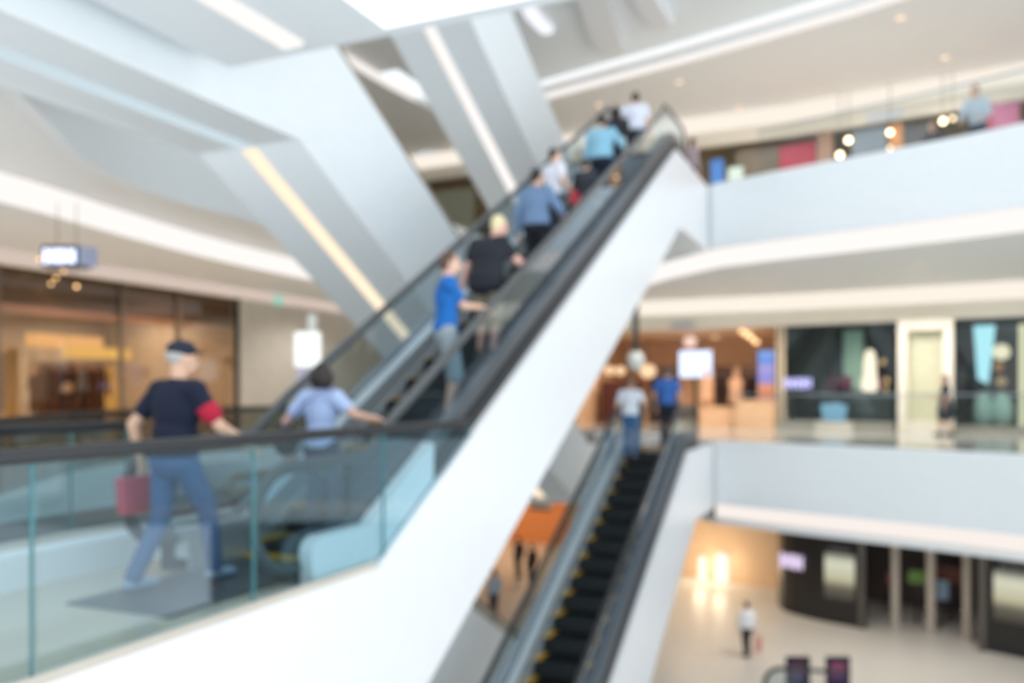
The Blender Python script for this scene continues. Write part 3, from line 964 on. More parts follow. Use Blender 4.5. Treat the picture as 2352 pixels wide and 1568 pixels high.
def garment(x, y, ztop, h, m, label, grp, rot=0.0, w=0.42):
    """hanging garment: shoulders, sleeves, hem"""
    pr = [(-0.06, 0), (-w / 2, -0.09), (-w / 2 - 0.05, -0.5 * h), (-w / 2 + 0.03, -0.52 * h), (-w / 2 + .04, -0.3 * h), (-w / 2 + 0.01, -h), (w / 2 - 0.01, -h), (w / 2 - .04, -0.3 * h), (w / 2 - 0.03, -0.52 * h), (w / 2 + 0.05, -0.5 * h), (w / 2, -0.09), (0.06, 0)]
    c, s_ = math.cos(rot), math.sin(rot)
    mb = MB().prism([(x + u * c + s_ * .035, y + u * s_ - c * .035, ztop + z) for u, z in pr], (-s_ * 0.07, c * 0.07, 0))
    o = obj('garment', mb, m, bevel=0.012)
    tag(o, label, 'garment', grp)
    obj('hanger', MB().tube([(x, y, ztop - 0.02), (x, y, ztop + 0.07)], 0.006, seg=5), M_STEEL, o)
    return o


for k, px in enumerate((1655, 1664, 1723, 1731, 1739)):
    x, y, t = hit(px, W_, (0, 2.0))
    garment(x, y, 1.95, 0.9, M_GARB, ['dark garment hanging left of the central peach mannequin', 'dark garment hanging right behind the central peach mannequin', 'dark garment hanging between the central mannequin and the lit poster', 'middle dark garment left of the lit poster', 'dark garment hanging nearest the lit poster'][k], 'dark clothes in the orange shop', rot=1.5)
for px0, px1, lab in ((1648, 1670, 'garment rail holding dark clothes beside the central mannequin'), (1716, 1745, 'garment rail holding dark clothes by the lit poster')):
    a0, a1 = hit(px0, W_, (0, 2.0)), hit(px1, W_, (0, 2.0))
    r = empty('garment_rail', ((a0[0] + a1[0]) / 2, a0[1], 0.25), lab, 'clothes rail', 'rails of the orange shop')
    obj('bar', MB().tube([(a0[0], a0[1], 2.02), (a1[0], a1[1], 2.02)], 0.015, seg=8), M_DARK, r)
    for q in (a0, a1):
        obj('leg', MB().tube([(q[0], q[1], 0.25), (q[0], q[1], 2.02)], 0.015, seg=8), M_DARK, r)
# row of track spots, round lamps
for k, (px, py) in enumerate(((1705, 765), (1715, 773), (1726, 781), (1737, 790))):
    x, y, t = hit(px, W_, (0, 1.0 + 0.5 * k))
    z = height_at(py, t)
    o = obj('track_spot', MB().lathe([(0.03, 0.16), (0.07, 0.14), (0.09, 0.0), (0.03, 0.0)], (x, y, z)), glow('track_spot_lamp', (255, 205, 150), 2.2), smooth=True)
    tag(o, ['first spot lamp of the diagonal row above the lit poster', 'second spot lamp of the diagonal row above the lit poster', 'third spot lamp of the diagonal row above the lit poster', 'last and lowest spot lamp of the diagonal row above the lit poster'][k], 'spot lamp', 'row of spot lamps in the orange shop')
    obj('mount', MB().tube([(x, y, z + 0.15), (x, y, 3.4)], 0.012, seg=6), M_DARK, o)
for px, py, r, lab in ((1488, 852, 0.3, 'large round cream lamp behind the white-shirted man'), (1400, 850, 0.19, 'round peach lamp at the far end of the orange shop'), (1425, 851, 0.19, 'round peach lamp second from the far end of the orange shop'), (1585, 785, 0.24, 'round pink lamp above the bluish screen')):
    x, y, t = hit(px, W_, (0, 3.0))
    z = height_at(py, t)
    o = obj('round_lamp', MB().ell((x, y, z), (r, r, r * 0.85)), glow('round_lamp_%d' % px, (255, 214, 170) if px != 1585 else (240, 205, 190), 1.1), smooth=True)
    tag(o, lab, 'lamp', 'round lamps of the orange shop')
    obj('lamp_cord', MB().tube([(x, y, z + r * .8), (x, y, 3.4)], 0.012, seg=6), M_RUBBER, o)
x, y, t = hit(1460, W_, (0, -1.5))
hs = empty('hanging_sign', (x, y, 2.2), 'black rod and pale round sign hanging above the white-shirted man', 'sign')
obj('rod', MB().box(x - .08, x + .08, y - .08, y + .08, height_at(806, t), 4.33), M_BLACK, hs)
obj('disc', MB().ell((x, y, height_at(828, t)), (0.27, 0.1, 0.32)), mat('pale_sign_face', (196, 206, 206), 0.4), hs, smooth=True)
o = wall_slab('shelf_unit', W_, 1380, 1470, 0.25, 1.75, 2.5, 0.5, mat('dark_red_shelf', (92, 48, 44), 0.6))
tag(o, 'dark red shelf unit left in the orange shop, behind the white-shirted man', 'shelf')
for px0, px1, lab in ((1490, 1556, 'dark brown wall shelf behind the blue-shirted man'), (1640, 1690, 'dark brown wall shelf behind the central mannequin'), (1700, 1742, 'dark brown wall shelf behind the lit poster')):
    o = wall_slab('wall_shelf', W_, px0, px1, 0.25, 2.3, 3.6, 0.4, mat('dark_brown_shelf', (70, 46, 36), 0.6))
    tag(o, lab, 'shelf', 'dark wall shelves of the orange shop')
# letters on the cream header
la, lb_ = hit(1540, W_, (0, -0.03)), hit(1598, W_, (0, -0.03))
sg = empty('shop_sign', (la[0], la[1], 3.4), 'faint bluish lettering on the cream header above the orange shop', 'sign')
lettering('lettering', la, lb_, height_at(755, la[2]), height_at(738, la[2]), mat('bluish_grey_letters', (190, 200, 212), 0.5), sg, 6)

# ------------------------------------------------------------------ upper floor, far side (only the tops show above the balcony)
def upper_panel(name, px0, px1, ytop, m, label, cat, off=0.1, grp='shopfront panels of the upper floor'):
    a0, a1 = hit(px0, W_, (0, off)), hit(px1, W_, (0, off))
    o = obj(name, MB().slab(a0, a1, Z_UP, min(9.16, height_at(ytop, (a0[2] + a1[2]) / 2)), 0.12), m)
    return tag(o, label, cat, grp)


M_UPWALL = mat('upper_shop_wall', (150, 132, 100), 0.6, vary=0.1)
struct('wall_shop', MB().ribbon([(x, y + 1.6) for x, y in W_], Z_UP, 10.1, 0.2), M_UPWALL)
upper_panel('display_board', 1790, 1872, 330, mat('crimson_panel', (168, 50, 72), 0.5), 'crimson panel of the upper floor shops, nearest the escalator', 'panel')
upper_panel('display_board', 1876, 1912, 300, mat('rosy_tan_panel', (160, 128, 108), 0.5), 'rosy tan panel right beside the crimson panel of the upper floor', 'panel')
upper_panel('display_board', 1958, 2036, 295, mat('slate_panel', (110, 124, 138), 0.5), 'slate blue panel between the lamps of the upper floor shops', 'panel')
upper_panel('display_board', 2044, 2072, 285, mat('orange_tan_panel', (200, 142, 92), 0.5), 'orange tan panel right of the slate blue one', 'panel')
upper_panel('display_board', 2074, 2140, 285, mat('dark_grey_panel', (84, 86, 88), 0.5), 'dark grey panel of the upper floor shops', 'panel')
upper_panel('display_board', 2236, 2282, 238, mat('maroon_panel', (140, 52, 72), 0.5), 'maroon panel behind the leaning white-shirted person', 'panel', off=-0.2)
upper_panel('display_board', 2283, 2342, 236, mat('mauve_panel', (158, 92, 122), 0.5), 'mauve panel at the right end of the upper floor shops', 'panel', off=-0.2)
upper_panel('display_board', 1690, 1788, 340, mat('olive_dark_panel', (104, 94, 78), 0.5), 'dark olive panel of the upper floor next to the blue banner', 'panel')
upper_panel('hanging_banner', 1632, 1662, 366, mat('bright_blue_banner', (66, 122, 196), 0.6), 'bright blue banner on the upper floor beside the escalator head', 'banner', off=-0.1, grp='banners of the upper floor')
upper_panel('hanging_banner', 1672, 1706, 384, mat('pale_green_banner', (190, 212, 204), 0.6), 'pale green banner next to the bright blue one', 'banner', off=-0.1, grp='banners of the upper floor')
for k, (px, py, r) in enumerate(((1929, 356, .17), (1949, 322, .17), (2044, 304, .15), (2166, 278, .16), (2188, 272, .13), (2044, 340, .10))):
    x, y, t = hit(px, W_, (0, -0.25))
    z = height_at(py, t)
    o = obj('pendant_lamp', MB().ell((x, y, z), (r * .45, r * .45, r * .45)), glow('pendant_%d' % k, (255, 226, 184), 9.0 if k < 4 else 4.0), smooth=True)
    tag(o, ['lowest bright pendant lamp left of the slate blue panel', 'bright pendant lamp up and right of the lowest one', 'bright pendant lamp at the top of the orange tan panel', 'bright pendant lamp right of the dark grey panel', 'dimmer pendant lamp farthest to the right of the dark grey panel', 'small dim pendant lamp low on the orange tan panel'][k], 'pendant lamp', 'pendant lamps of the upper floor')
    obj('lamp_cord', MB().tube([(x, y, z + r * .4), (x, y, 10.1)], 0.01, seg=5), M_RUBBER, o)
la, lb_ = hit(1992, W_, (0, -0.03)), hit(2072, W_, (0, -0.03))
sg = empty('shop_sign', (la[0], la[1], 9.2), 'pale lettering on the cream header of the upper floor', 'sign')
lettering('lettering', la, lb_, height_at(284, la[2]), height_at(262, la[2]), glow('pale_letters', (214, 220, 232), 0.9), sg, 6)

# ribs and a curved lamp on the high soffit
def rib(px0, py0, px1, py1, wdt, m, label, cat, z=10.42, hgt=0.25):
    a0 = on_ceiling(px0, py0, z)
    a1 = on_ceiling(px1, py1, z)
    o = obj('ceiling_rib' if cat == 'rib' else 'curved_lamp', MB().slab(a0, a1, z - hgt, z - .01, wdt), m)
    return tag(o, label, cat, 'fittings of the high soffit')


rib(1372, 110, 1320, -40, 0.7, M_WHITE, 'pale rib under the high soffit right of the curved lamp', 'rib')
rib(1500, 50, 1440, -40, 0.5, M_WHITE, 'pale rib under the high soffit farther from the curved lamp', 'rib')
pts = [on_ceiling(px, py, 10.36) for px, py in ((1206, -30), (1222, 0), (1234, 28), (1252, 50), (1272, 68))]
o = obj('curved_lamp', MB().ribbon([(p[0], p[1]) for p in pts], 10.28, 10.4, 0.3), glow('pinkish_white_lamp', (236, 236, 244), 1.1))
tag(o, 'short curved lamp on the high soffit above the white escalator side', 'light')

# ------------------------------------------------------------------ middle floor, left side: brown glazed shop
def hx(px, X):
    dx, dy = ground_point(px, 1.0)
    t = X / dx
    return X, dy * t, t


M_BROWN = mat('brown_shop_wall', (168, 152, 132), 0.6, vary=0.08)
M_DBROWN = mat('dark_brown_panel', (112, 96, 80), 0.6)
struct('wall_shop', MB().box(-22.2, -22, -6, 19, 0, 4.33), M_BROWN)
struct('wall_shop', MB().box(-22, -17, 18.7, 18.9, 0, 4.33), M_BROWN)
sf = empty('shopfront', (WALL_LEFT_X, 12, 0.0), 'bronze glazed shopfront of the brown clothes shop behind the capped man', 'shopfront')
obj('window_glass', MB().box(WALL_LEFT_X - .12, WALL_LEFT_X - .1, 2, 18.6, 0.05, 4.02), M_BROWNGLASS, sf)
for px in (0, 285, 415, 549):
    X, y, t = hx(px, WALL_LEFT_X)
    obj('mullion', MB().box(WALL_LEFT_X - .16, WALL_LEFT_X - .02, y - .03, y + .03, 0, 4.02), M_DARK if px == 549 else M_DBROWN, sf)
obj('reflection_band', MB().box(WALL_LEFT_X - .2, WALL_LEFT_X - .13, 2, 17.0, 3.05, 3.22), mat('pinkish_reflection', (196, 164, 150), 0.4), sf)  # pinkish reflection across the window, built as a coloured bar
obj('fascia_board', MB().box(WALL_LEFT_X - .24, WALL_LEFT_X - .2, 2, 18.6, 3.22, 4.02), M_DBROWN, sf)
# warm interior
def xslab(name, X, px0, px1, py0, py1, d, m, parent=None):
    a0, a1 = hx(px0, X), hx(px1, X)
    t = (a0[2] + a1[2]) / 2
    return obj(name, MB().box(X - d, X, min(a0[1], a1[1]), max(a0[1], a1[1]), max(0.0, height_at(max(py0, py1), t)), height_at(min(py0, py1), t)), m, parent)


o = xslab('shelf_light', -19.2, 66, 236, 770, 800, 0.1, glow('orange_shelf_lamp', (250, 200, 140), 1.15))
tag(o, 'orange shelf light over the hanging brown clothes', 'light', 'shelf lights of the brown shop')
o = xslab('shelf_light', -18.4, 150, 300, 798, 823, 0.1, glow('yellow_shelf_lamp', (246, 208, 128), 1.15))
tag(o, 'yellow shelf light just under and right of the orange one', 'light', 'shelf lights of the brown shop')
o = xslab('lit_panel', -18.8, 246, 284, 842, 1040, 0.12, glow('amber_panel_lamp', (226, 178, 104), 0.85))
tag(o, 'upright amber lit panel right of the hanging brown clothes', 'light panel')
o = xslab('lit_panel', -18.9, 15, 42, 800, 1060, 0.12, mat('ochre_panel', (196, 164, 116), 0.5))
tag(o, 'ochre upright panel left of the hanging brown clothes', 'panel')
o = xslab('shelf_light', -18.2, 270, 345, 843, 870, 0.1, glow('rose_panel_lamp', (214, 182, 158), 0.7))
tag(o, 'short rose-tan lit shelf behind the capped man', 'light panel')
o = xslab('hanging_banner', -17.2, -10, 12, 812, 945, 0.1, mat('blue_grey_banner', (160, 160, 164), 0.5))
tag(o, 'blue-grey banner at the edge of the brown shop window', 'banner')
cols = [(96, 62, 44), (120, 78, 54), (74, 52, 42), (136, 92, 66), (60, 44, 38)]
gy0, gy1 = hx(78, -19.0)[1], hx(240, -19.0)[1]
NG = 16
order = ['first', 'second', 'third', 'fourth', 'fifth', 'sixth', 'seventh', 'eighth', 'ninth', 'tenth', 'eleventh', 'twelfth', 'thirteenth', 'fourteenth', 'fifteenth', 'last']
for k in range(NG):
    y = gy0 + (gy1 - gy0) * (k + .5) / NG
    cn = k % 5
    garment(-19.0, y, 2.02 + 0.03 * (k % 3), 1.15 + 0.12 * (k % 4), mat('brown_cloth_%d' % cn, cols[cn], 0.9),
            '%s brown garment on the shop rail, counted from the ochre panel' % order[k], 'brown clothes on the shop rail', rot=0.12, w=0.4)
r = empty('garment_rail', (-19.0, (gy0 + gy1) / 2, 0), 'long clothes rail under the orange shelf light', 'clothes rail')
obj('bar', MB().tube([(-19, gy0 - .1, 2.1), (-19, gy1 + .1, 2.1)], 0.016, seg=8), M_DARK, r)
for y in (gy0 - .1, gy1 + .1):
    obj('leg', MB().tube([(-19, y, 0), (-19, y, 2.1)], 0.016, seg=8), M_DARK, r)
for k, (px, py) in enumerate(((42, 645), (60, 630), (30, 658), (90, 664), (3, 603))):
    X, y, t = hx(px, -17.4)
    z = min(height_at(py, t), 4.2)
    o = obj('bulb_lamp', MB().ell((X + 1.2, y, z), (0.035, 0.035, 0.035)), glow('gold_bulb_%d' % (k == 3), (226, 180, 120), 3.0 if k != 3 else 5.0), smooth=True)
    tag(o, ['middle of the three gold bulbs near the hanging sign', 'upper of the three gold bulbs near the hanging sign', 'lower of the three gold bulbs near the hanging sign', 'brightest gold bulb right of the three', 'gold bulb farthest from the hanging sign'][k], 'bulb', 'gold bulbs before the brown shop')
    obj('lamp_cord', MB().tube([(X + 1.2, y, z + .07), (X + 1.2, y, 4.33)], 0.006, seg=5), M_RUBBER, o)
for k, (px, py) in enumerate(((475, 796), (515, 862), (75, 850), (155, 890))):
    X, y, t = hx(px, -17.6)
    z = height_at(py, t)
    o = obj('window_lamp', MB().ell((X, y, z), (0.12, 0.12, 0.12)), glow('dim_tan_bulb', (200, 160, 124), 0.75), smooth=True)
    tag(o, ['dim tan lamp in the brown shop, up and right of the capped man', 'dim tan lamp low beside the dark window post', 'dim tan lamp among the first brown garments', 'dim tan lamp amid the brown garments'][k], 'lamp', 'dim lamps in the brown shop')
    obj('lamp_cord', MB().tube([(X, y, z + .1), (X, y, 4.33)], 0.006, seg=5), M_RUBBER, o)
for y in (9.5, 13.5, 17):
    downlight(-19.6, y, 4.33, 'ceiling lamp inside the brown clothes shop', 520, NEUT, 0.1, None, 'lamps of the brown shop ceiling')

# hanging sign with lit lettering
x, y = ground_point(138, 13.0)
hs = empty('hanging_sign', (x, y, 3.4), 'small black hanging sign with bluish white lit lettering near the brown shop', 'sign')
ax = Vector((CT, ST, 0))
c0 = Vector((x, y, 0)) - ax * 0.25
c1 = Vector((x, y, 0)) + ax * 0.25
zb_, zt_ = height_at(612, 13.0), height_at(563, 13.0)
obj('sign_box', MB().slab(c0 - ax * .04, c1 + ax * .05, zb_, zt_, 0.35), mat('sign_box_navy', (48, 56, 78), 0.4), hs)
lettering('lettering', c0, c1, zb_ + 0.05, zt_ - 0.06, glow('bluish_white_letters', (216, 226, 255), 2.6), hs, 6)
obj('side_face', MB().slab(c1 + ax * .055 + Vector((0.02, 0, 0)), c1 + ax * .075 + Vector((0, .3, 0)), zb_ + .02, zt_, 0.02), mat('sign_side_lilac', (190, 196, 224), 0.4), hs)
for q in (c0 + ax * .1, c1 - ax * .1):
    obj('rod', MB().tube([(q.x, q.y + .12, zt_), (q.x, q.y + .12, 4.33)], 0.006, seg=6), M_DARK, hs)
# lit totem sign on the walkway
x, y = ground_point(705, 20.0)
ts = empty('totem_sign', (x, y, 0), 'white glowing totem sign with a violet lower part, left of the short-haired woman', 'sign')
w2 = ax * 0.3
z = lambda py: height_at(py, 20.0)
p0 = Vector((x, y, 0))
obj('lit_face', MB().slab(p0 - w2, p0 + w2, z(842), z(762), 0.12), glow('white_totem_face', (246, 252, 250), 1.25), ts)
obj('top_light', MB().slab(p0 + ax * .02, p0 + ax * .2, z(760), z(722), 0.1), glow('pale_totem_top', (226, 232, 228), 0.8), ts)
obj('lower_face', MB().slab(p0 - w2 * .85, p0 + w2 * .7, z(888), z(842), 0.12), mat('violet_white_panel', (206, 204, 232), 0.5), ts)
obj('round_badge', MB().ell((x - .2, y - .05, z(892)), (0.13, 0.06, 0.13)), glow('badge_white', (232, 244, 246), 1.0), ts)
obj('pole', MB().box(x - .06, x + .06, y + .02, y + .12, 0, z(888)), M_STEEL, ts)
obj('base', MB().lathe([(0.3, 0), (0.3, .03), (0.08, .05)], (x, y, 0)), M_STEEL, ts)
# green exit lamp on the stone wall
X, y, t = hx(640, WALL_LEFT_X + 0.03)
ex = xslab('exit_sign', WALL_LEFT_X + 0.06, 632, 649, 678, 700, 0.05, glow('green_lamp', (160, 226, 206), 0.8))
tag(ex, 'small green emergency light on the pale stone wall', 'light')

# upper left: fittings seen between the crossing escalators
o = obj('ceiling_lamp', MB().lathe([(0.001, -.08), (0.42, -.06), (0.5, 0), (0.001, 0)], on_ceiling(990, 357, 10.1)), glow('soft_round_lamp', (226, 224, 226), 0.95), smooth=True)
tag(o, 'soft round ceiling lamp seen through the gap beside the white strip', 'ceiling lamp')
ec = [(-16.6, 26.85), (-6, 26.75)]
o = obj('shop_panel', MB().slab(hit(1000, [(-22, 26.6), (-6, 26.6)]), hit(1086, [(-22, 26.6), (-6, 26.6)]), Z_UP, 8.6, 0.1), mat('olive_shop_panel', (150, 152, 134), 0.6))  # flat panel of a shop front, not furniture
tag(o, 'olive green shop panel in the gap above the blond rider', 'panel')

# ------------------------------------------------------------------ ground floor
BW = [(-3.17, 33.0), (-3.17, 29.7), (-2.95, 29.1), (-2.63, 28.75), (-2.2, 28.45), (-1.73, 28.2), (-0.43, 27.8), (1.6, 27.3), (3.6, 26.4), (6, 25), (10, 22.5)]
M_BLK = mat('gloss_black_panel', (34, 33, 33), 0.3)
sf = empty('shopfront', (-0.5, 28, Z_GR), 'curved glossy black shopfront on the ground floor', 'shopfront')
e0, e1 = hit(1988, BW), hit(2262, BW)
cut = [p for p in BW if p[0] < e0[0]] + [(e0[0], e0[1])]
obj('curved_wall', MB().ribbon(cut, Z_GR, -1.5, 0.25), M_BLK, sf)
obj('curved_wall', MB().ribbon([(e1[0], e1[1])] + [p for p in BW if p[0] > e1[0]], Z_GR, -1.5, 0.25), M_BLK, sf)
obj('entrance_lintel', MB().slab(e0, e1, -2.0, -1.5, 0.25), M_BLK, sf)
for px in (1979, 2256):
    q = hit(px, BW)
    obj('door_jamb', MB().box(q[0] - .09, q[0] + .09, q[1] - .1, q[1] + .2, Z_GR, -1.5), mat('bronze_jamb', (92, 86, 80), 0.3, metal=0.4), sf)
M_WINLIT = poster_mat('lit_window_display', [(0.0, (70, 66, 60)), (0.28, (110, 106, 92)), (0.45, (196, 192, 160)), (0.8, (222, 222, 200)), (1.0, (120, 120, 110))], 0.85)
for px0, px1, py0, py1, lab in ((1894, 1962, 1272, 1378, 'window_a'), (2282, 2420, 1318, 1436, 'window_b')):
    q0, q1 = hit(px0, BW, (0, -0.04)), hit(px1, BW, (0, -0.04))
    tt = (q0[2] + q1[2]) / 2
    f = obj('display_window', MB().slab(q0, q1, height_at(py1, tt), height_at(py0, tt), 0.05), M_WINLIT, sf)
    f['label'] = 'lit display window'
    obj('window_frame', MB().slab(q0, q1, height_at(py1, tt) - .1, height_at(py1, tt), 0.02), M_BLK, f)
    lettering('lettering', (q0[0] + .15, q0[1] - .02), (q1[0] - .1, q1[1] - .02), height_at(py0, tt) + .06, height_at(py0, tt) + .2, mat('grey_letters', (130, 130, 130), 0.5), sf, 5)
q0, q1 = hit(1792, [(-4.2, 29.4), (0, 27.2)]), hit(1846, [(-4.2, 29.4), (0, 27.2)])
sg = empty('shop_sign', (q0[0], q0[1], -4.0), 'pinkish white lit lettering at the rounded corner of the black shopfront', 'sign')
lettering('lettering', q0, q1, height_at(1300, q0[2]), height_at(1268, q0[2]), glow('pinkish_white_letters', (226, 206, 236), 1.1), sg, 5, proud=0.06)
q2 = ((q0[0] + q1[0]) / 2, (q0[1] + q1[1]) / 2)
obj('bracket', MB().tube([(q2[0], q2[1] + .02, height_at(1284, q0[2])), (q2[0] + .3, q2[1] + .9, height_at(1284, q0[2]))], 0.02, seg=6), M_DARK, sg)
# entrance interior
struct('wall_shop', MB().slab((e0[0] - .5, e0[1] + 4), (e1[0] + 2.0, e1[1] + 4), Z_GR, -1.5, 0.2), mat('dark_umber_wall', (86, 72, 68), 0.6))
struct('wall_shop', MB().slab((e0[0] - .3, e0[1] + .3), (e0[0] - .3, e0[1] + 4), Z_GR, -1.5, 0.1), M_BLK)
struct('wall_shop', MB().slab((e1[0] + .5, e1[1] + .3), (e1[0] + .8, e1[1] + 4), Z_GR, -1.5, 0.1), M_BLK)
M_PILL = mat('pale_shop_column', (188, 178, 166), 0.4)
for px, lab in ((2056, 'pale slim column nearest the left side of the black shop entrance'), (2138, 'pale slim column in the middle of the black shop entrance'), (2222, 'pale slim column at the right of the black shop entrance')):
    x, y, t = hit(px, BW, (0, 0.9))
    o = obj('slim_column', MB().lathe([(0.17, 0), (0.17, .05), (0.13, .06), (0.13, 4.2), (0.13, 4.3)], (x, y, Z_GR)), M_PILL, smooth=False)
    tag(o, lab, 'column', 'slim columns of the black shop entrance')
for px, py, wdt, hgt, rgb, lab in ((2106, 1325, .5, .4, (112, 148, 72), 'green picture inside the black shop entrance'), (2162, 1355, .4, .6, (132, 156, 180), 'pale blue picture right of the middle column'), (2052, 1330, .4, .4, (128, 54, 60), 'dark red picture behind the first slim column'), (2185, 1320, 1.0, .5, (120, 66, 56), 'rust red picture at the back of the black shop')):
    x, y, t = hit(px, BW, (0, 1.6 if px != 2185 else 2.4))
    zc = height_at(py, t)
    st = obj('display_picture', MB().box(x - wdt / 2, x + wdt / 2, y, y + .05, zc - hgt / 2, zc + hgt / 2), mat('picture_%d' % px, rgb, 0.5))
    tag(st, lab, 'picture', 'pictures in the black shop')
    obj('stand', MB().box(x - .03, x + .03, y + .06, y + .12, Z_GR, zc), M_BLK, st)
# warm corridor left of the black shop
CW = [(-12, 33.4), (-8, 33.2), (-5.6, 32.6), (-3.2, 32.0)]
M_CORR = mat('honey_wall', (226, 196, 160), 0.5, vary=0.06)
struct('wall_corridor', MB().ribbon(CW, Z_GR, -1.5, 0.2), M_CORR)
for px, wd, lab in ((1613, 0.32, 'narrow glowing niche in the honey coloured wall'), (1657, 0.5, 'wide glowing niche in the honey coloured wall')):
    x, y, t = hit(px, CW, (0, -0.25))
    zc = height_at(1312, t)
    nl = obj('niche_lamp', MB().prism([(x + wd * .5 * math.cos(a_), y, zc + .45 + wd * .5 * math.sin(a_)) for a_ in [PI * k / 8 for k in range(9)]] + [(x - wd * .5, y, zc - .4), (x + wd * .5, y, zc - .4)], (0, 0.05, 0)), glow('niche_glow', (255, 246, 224), 1.25))
    tag(nl, lab, 'light', 'glowing niches')
    lamp('niche_lamp_light', (x, y - 0.5, zc + .3), 22, (255, 224, 184), 'POINT', 0.25)
for x, y, lab in ((-6.5, 30.5, 'corridor downlight before the glowing niches'), (-5, 27.5, 'corridor downlight near the white-shirted walker'), (-9.5, 31.5, 'corridor downlight at the far end of the honey wall')):
    downlight(x, y, -1.62, lab, 200, (255, 232, 208), 0.1, None, 'ground floor downlights')
for x, y in ((0.5, 24.5), (4, 22.5), (-2, 23)):
    downlight(x, y, -1.62, 'ground floor downlight before the black shop', 230, NEUT, 0.1, None, 'ground floor downlights by the black shop')
x, y = ground_point(1755, 27.0)
o = obj('hanging_sign', MB().prism([(x - .2, y, -1.62), (x + .25, y, -1.62), (x + .1, y, -2.2), (x - .02, y, -2.3)], (0, .08, 0)), M_BLACK)
tag(o, 'small black pointed sign hanging from the corridor ceiling', 'sign')
# sign boards and a hand rail loop at the bottom of the picture
for px, lab, rgb in ((1833, 'black sign board with a plum picture, nearer the handrail loop', (104, 70, 92)), (1925, 'black sign board with a pink and blue picture', (150, 84, 118))):
    x, y = ground_point(px, 20.0)
    r = empty('sign_board', (x, y, Z_GR), lab, 'sign board', 'black sign boards on the ground floor')
    h = ax * 0.29
    P0 = Vector((x, y, 0))
    obj('board', MB().slab(P0 - h, P0 + h, Z_GR + .12, height_at(1508, 20), 0.05), mat('sign_black_navy', (26, 28, 44), 0.4), r)
    obj('picture', MB().slab(P0 - h * .6 - Vector((-.0, .012, 0)), P0 + h * .6 - Vector((0, .012, 0)), Z_GR + .35, height_at(1520, 20), 0.01), poster_mat('sign_pic_%d' % px, [(0, (40, 60, 120)), (.4, rgb), (1, rgb)], .6), r)
    for s_ in (-.8, .8):
        q = P0 + h * s_
        obj('foot', MB().box(q.x - .03, q.x + .03, q.y - .2, q.y + .2, Z_GR, Z_GR + .12), M_DARK, r)
x, y = ground_point(1800, 19.0)
r = empty('handrail_loop', (x, y, Z_GR), 'black handrail end loop with glass left of the sign boards', 'balustrade')
loop = []
for k in range(13):
    an = PI / 2 + PI * k / 12
    loop.append((x + 0.42 * math.cos(an), y, Z_GR + .55 + .42 * math.sin(an)))
path = [(x + 1.4, y + .3, Z_GR + .97)] + loop + [(x + 1.4, y + .3, Z_GR + .13)]
obj('handrail', MB().tube(path, 0.05, 0.04, 8, up=(0, 1, 0)), M_RUBBER, r, smooth=True)
obj('balustrade_glass', MB().prism([Vector(p) for p in loop] + [(x + .4, y, Z_GR + .13), (x + .4, y, Z_GR + .97)], (0, 0.012, 0)), M_GLASS, r)
obj('base', MB().box(x - .2, x + 1.5, y - .1, y + .4, Z_GR, Z_GR + .13), M_STEEL, r)
# far left part of the ground floor: orange wall, hanging white sign
struct('wall_shop', MB().box(-22, -9.5, 37.2, 37.5, Z_GR, -1.5), mat('orange_lit_wall', (222, 150, 96), 0.6))
for x, y in ((-14, 34), (-11, 33.5), (-17, 34)):
    downlight(x, y, -1.62, 'warm downlight over the orange ground floor wall', 300, (255, 214, 170), 0.1, None, 'downlights by the orange wall')
x, y = ground_point(1242, 33)
o = obj('hanging_sign', MB().box(x - .4, x + .4, y - .1, y + .1, -3.2, -2.5), mat('white_sign_face', (226, 220, 216), 0.5))
tag(o, 'white sign with a dark lower edge hanging before the orange wall', 'sign')
obj('sign_edge', MB().box(x - .42, x + .42, y - .12, y + .12, -3.3, -3.2), M_BLACK, o)
obj('rod', MB().tube([(x, y, -2.5), (x, y, -1.6)], 0.02, seg=6), M_DARK, o)
# lamps added to brighten the header bands and walkways
for px, lab in ((1480, 'added ceiling wall-washer lamp left of the orange shop sign'), (1650, 'added ceiling wall-washer lamp before the round pink lamp'), (1830, 'added ceiling wall-washer lamp before the dark shop'), (2000, 'added ceiling wall-washer lamp before the mint column'), (2150, 'added ceiling wall-washer lamp before the cream pillar'), (2320, 'added ceiling wall-washer lamp before the globe lamps')):
    x, y, t = hit(px, W_, (0, -2.2))
    downlight(x, y, 4.33, lab, 190, NEUT, 0.05, None, 'added wall-washer lamps of the middle floor')
for px, lab in ((1700, 'added upper wall-washer lamp before the crimson panel'), (1950, 'added upper wall-washer lamp before the slate blue panel'), (2250, 'added upper wall-washer lamp before the maroon panel')):
    x, y, t = hit(px, W_, (0, -2.0))
    downlight(x, y, 10.1, lab, 260, NEUT, 0.05, None, 'added wall-washer lamps of the upper floor')
for y, lab in ((8.5, 'added walkway lamp near the hanging sign'), (14.5, 'added walkway lamp before the dark window post'), (21, 'added walkway lamp before the pale stone wall')):
    downlight(-14.6, y, 4.33, lab, 230, NEUT, 0.05, None, 'added lamps over the left walkway')
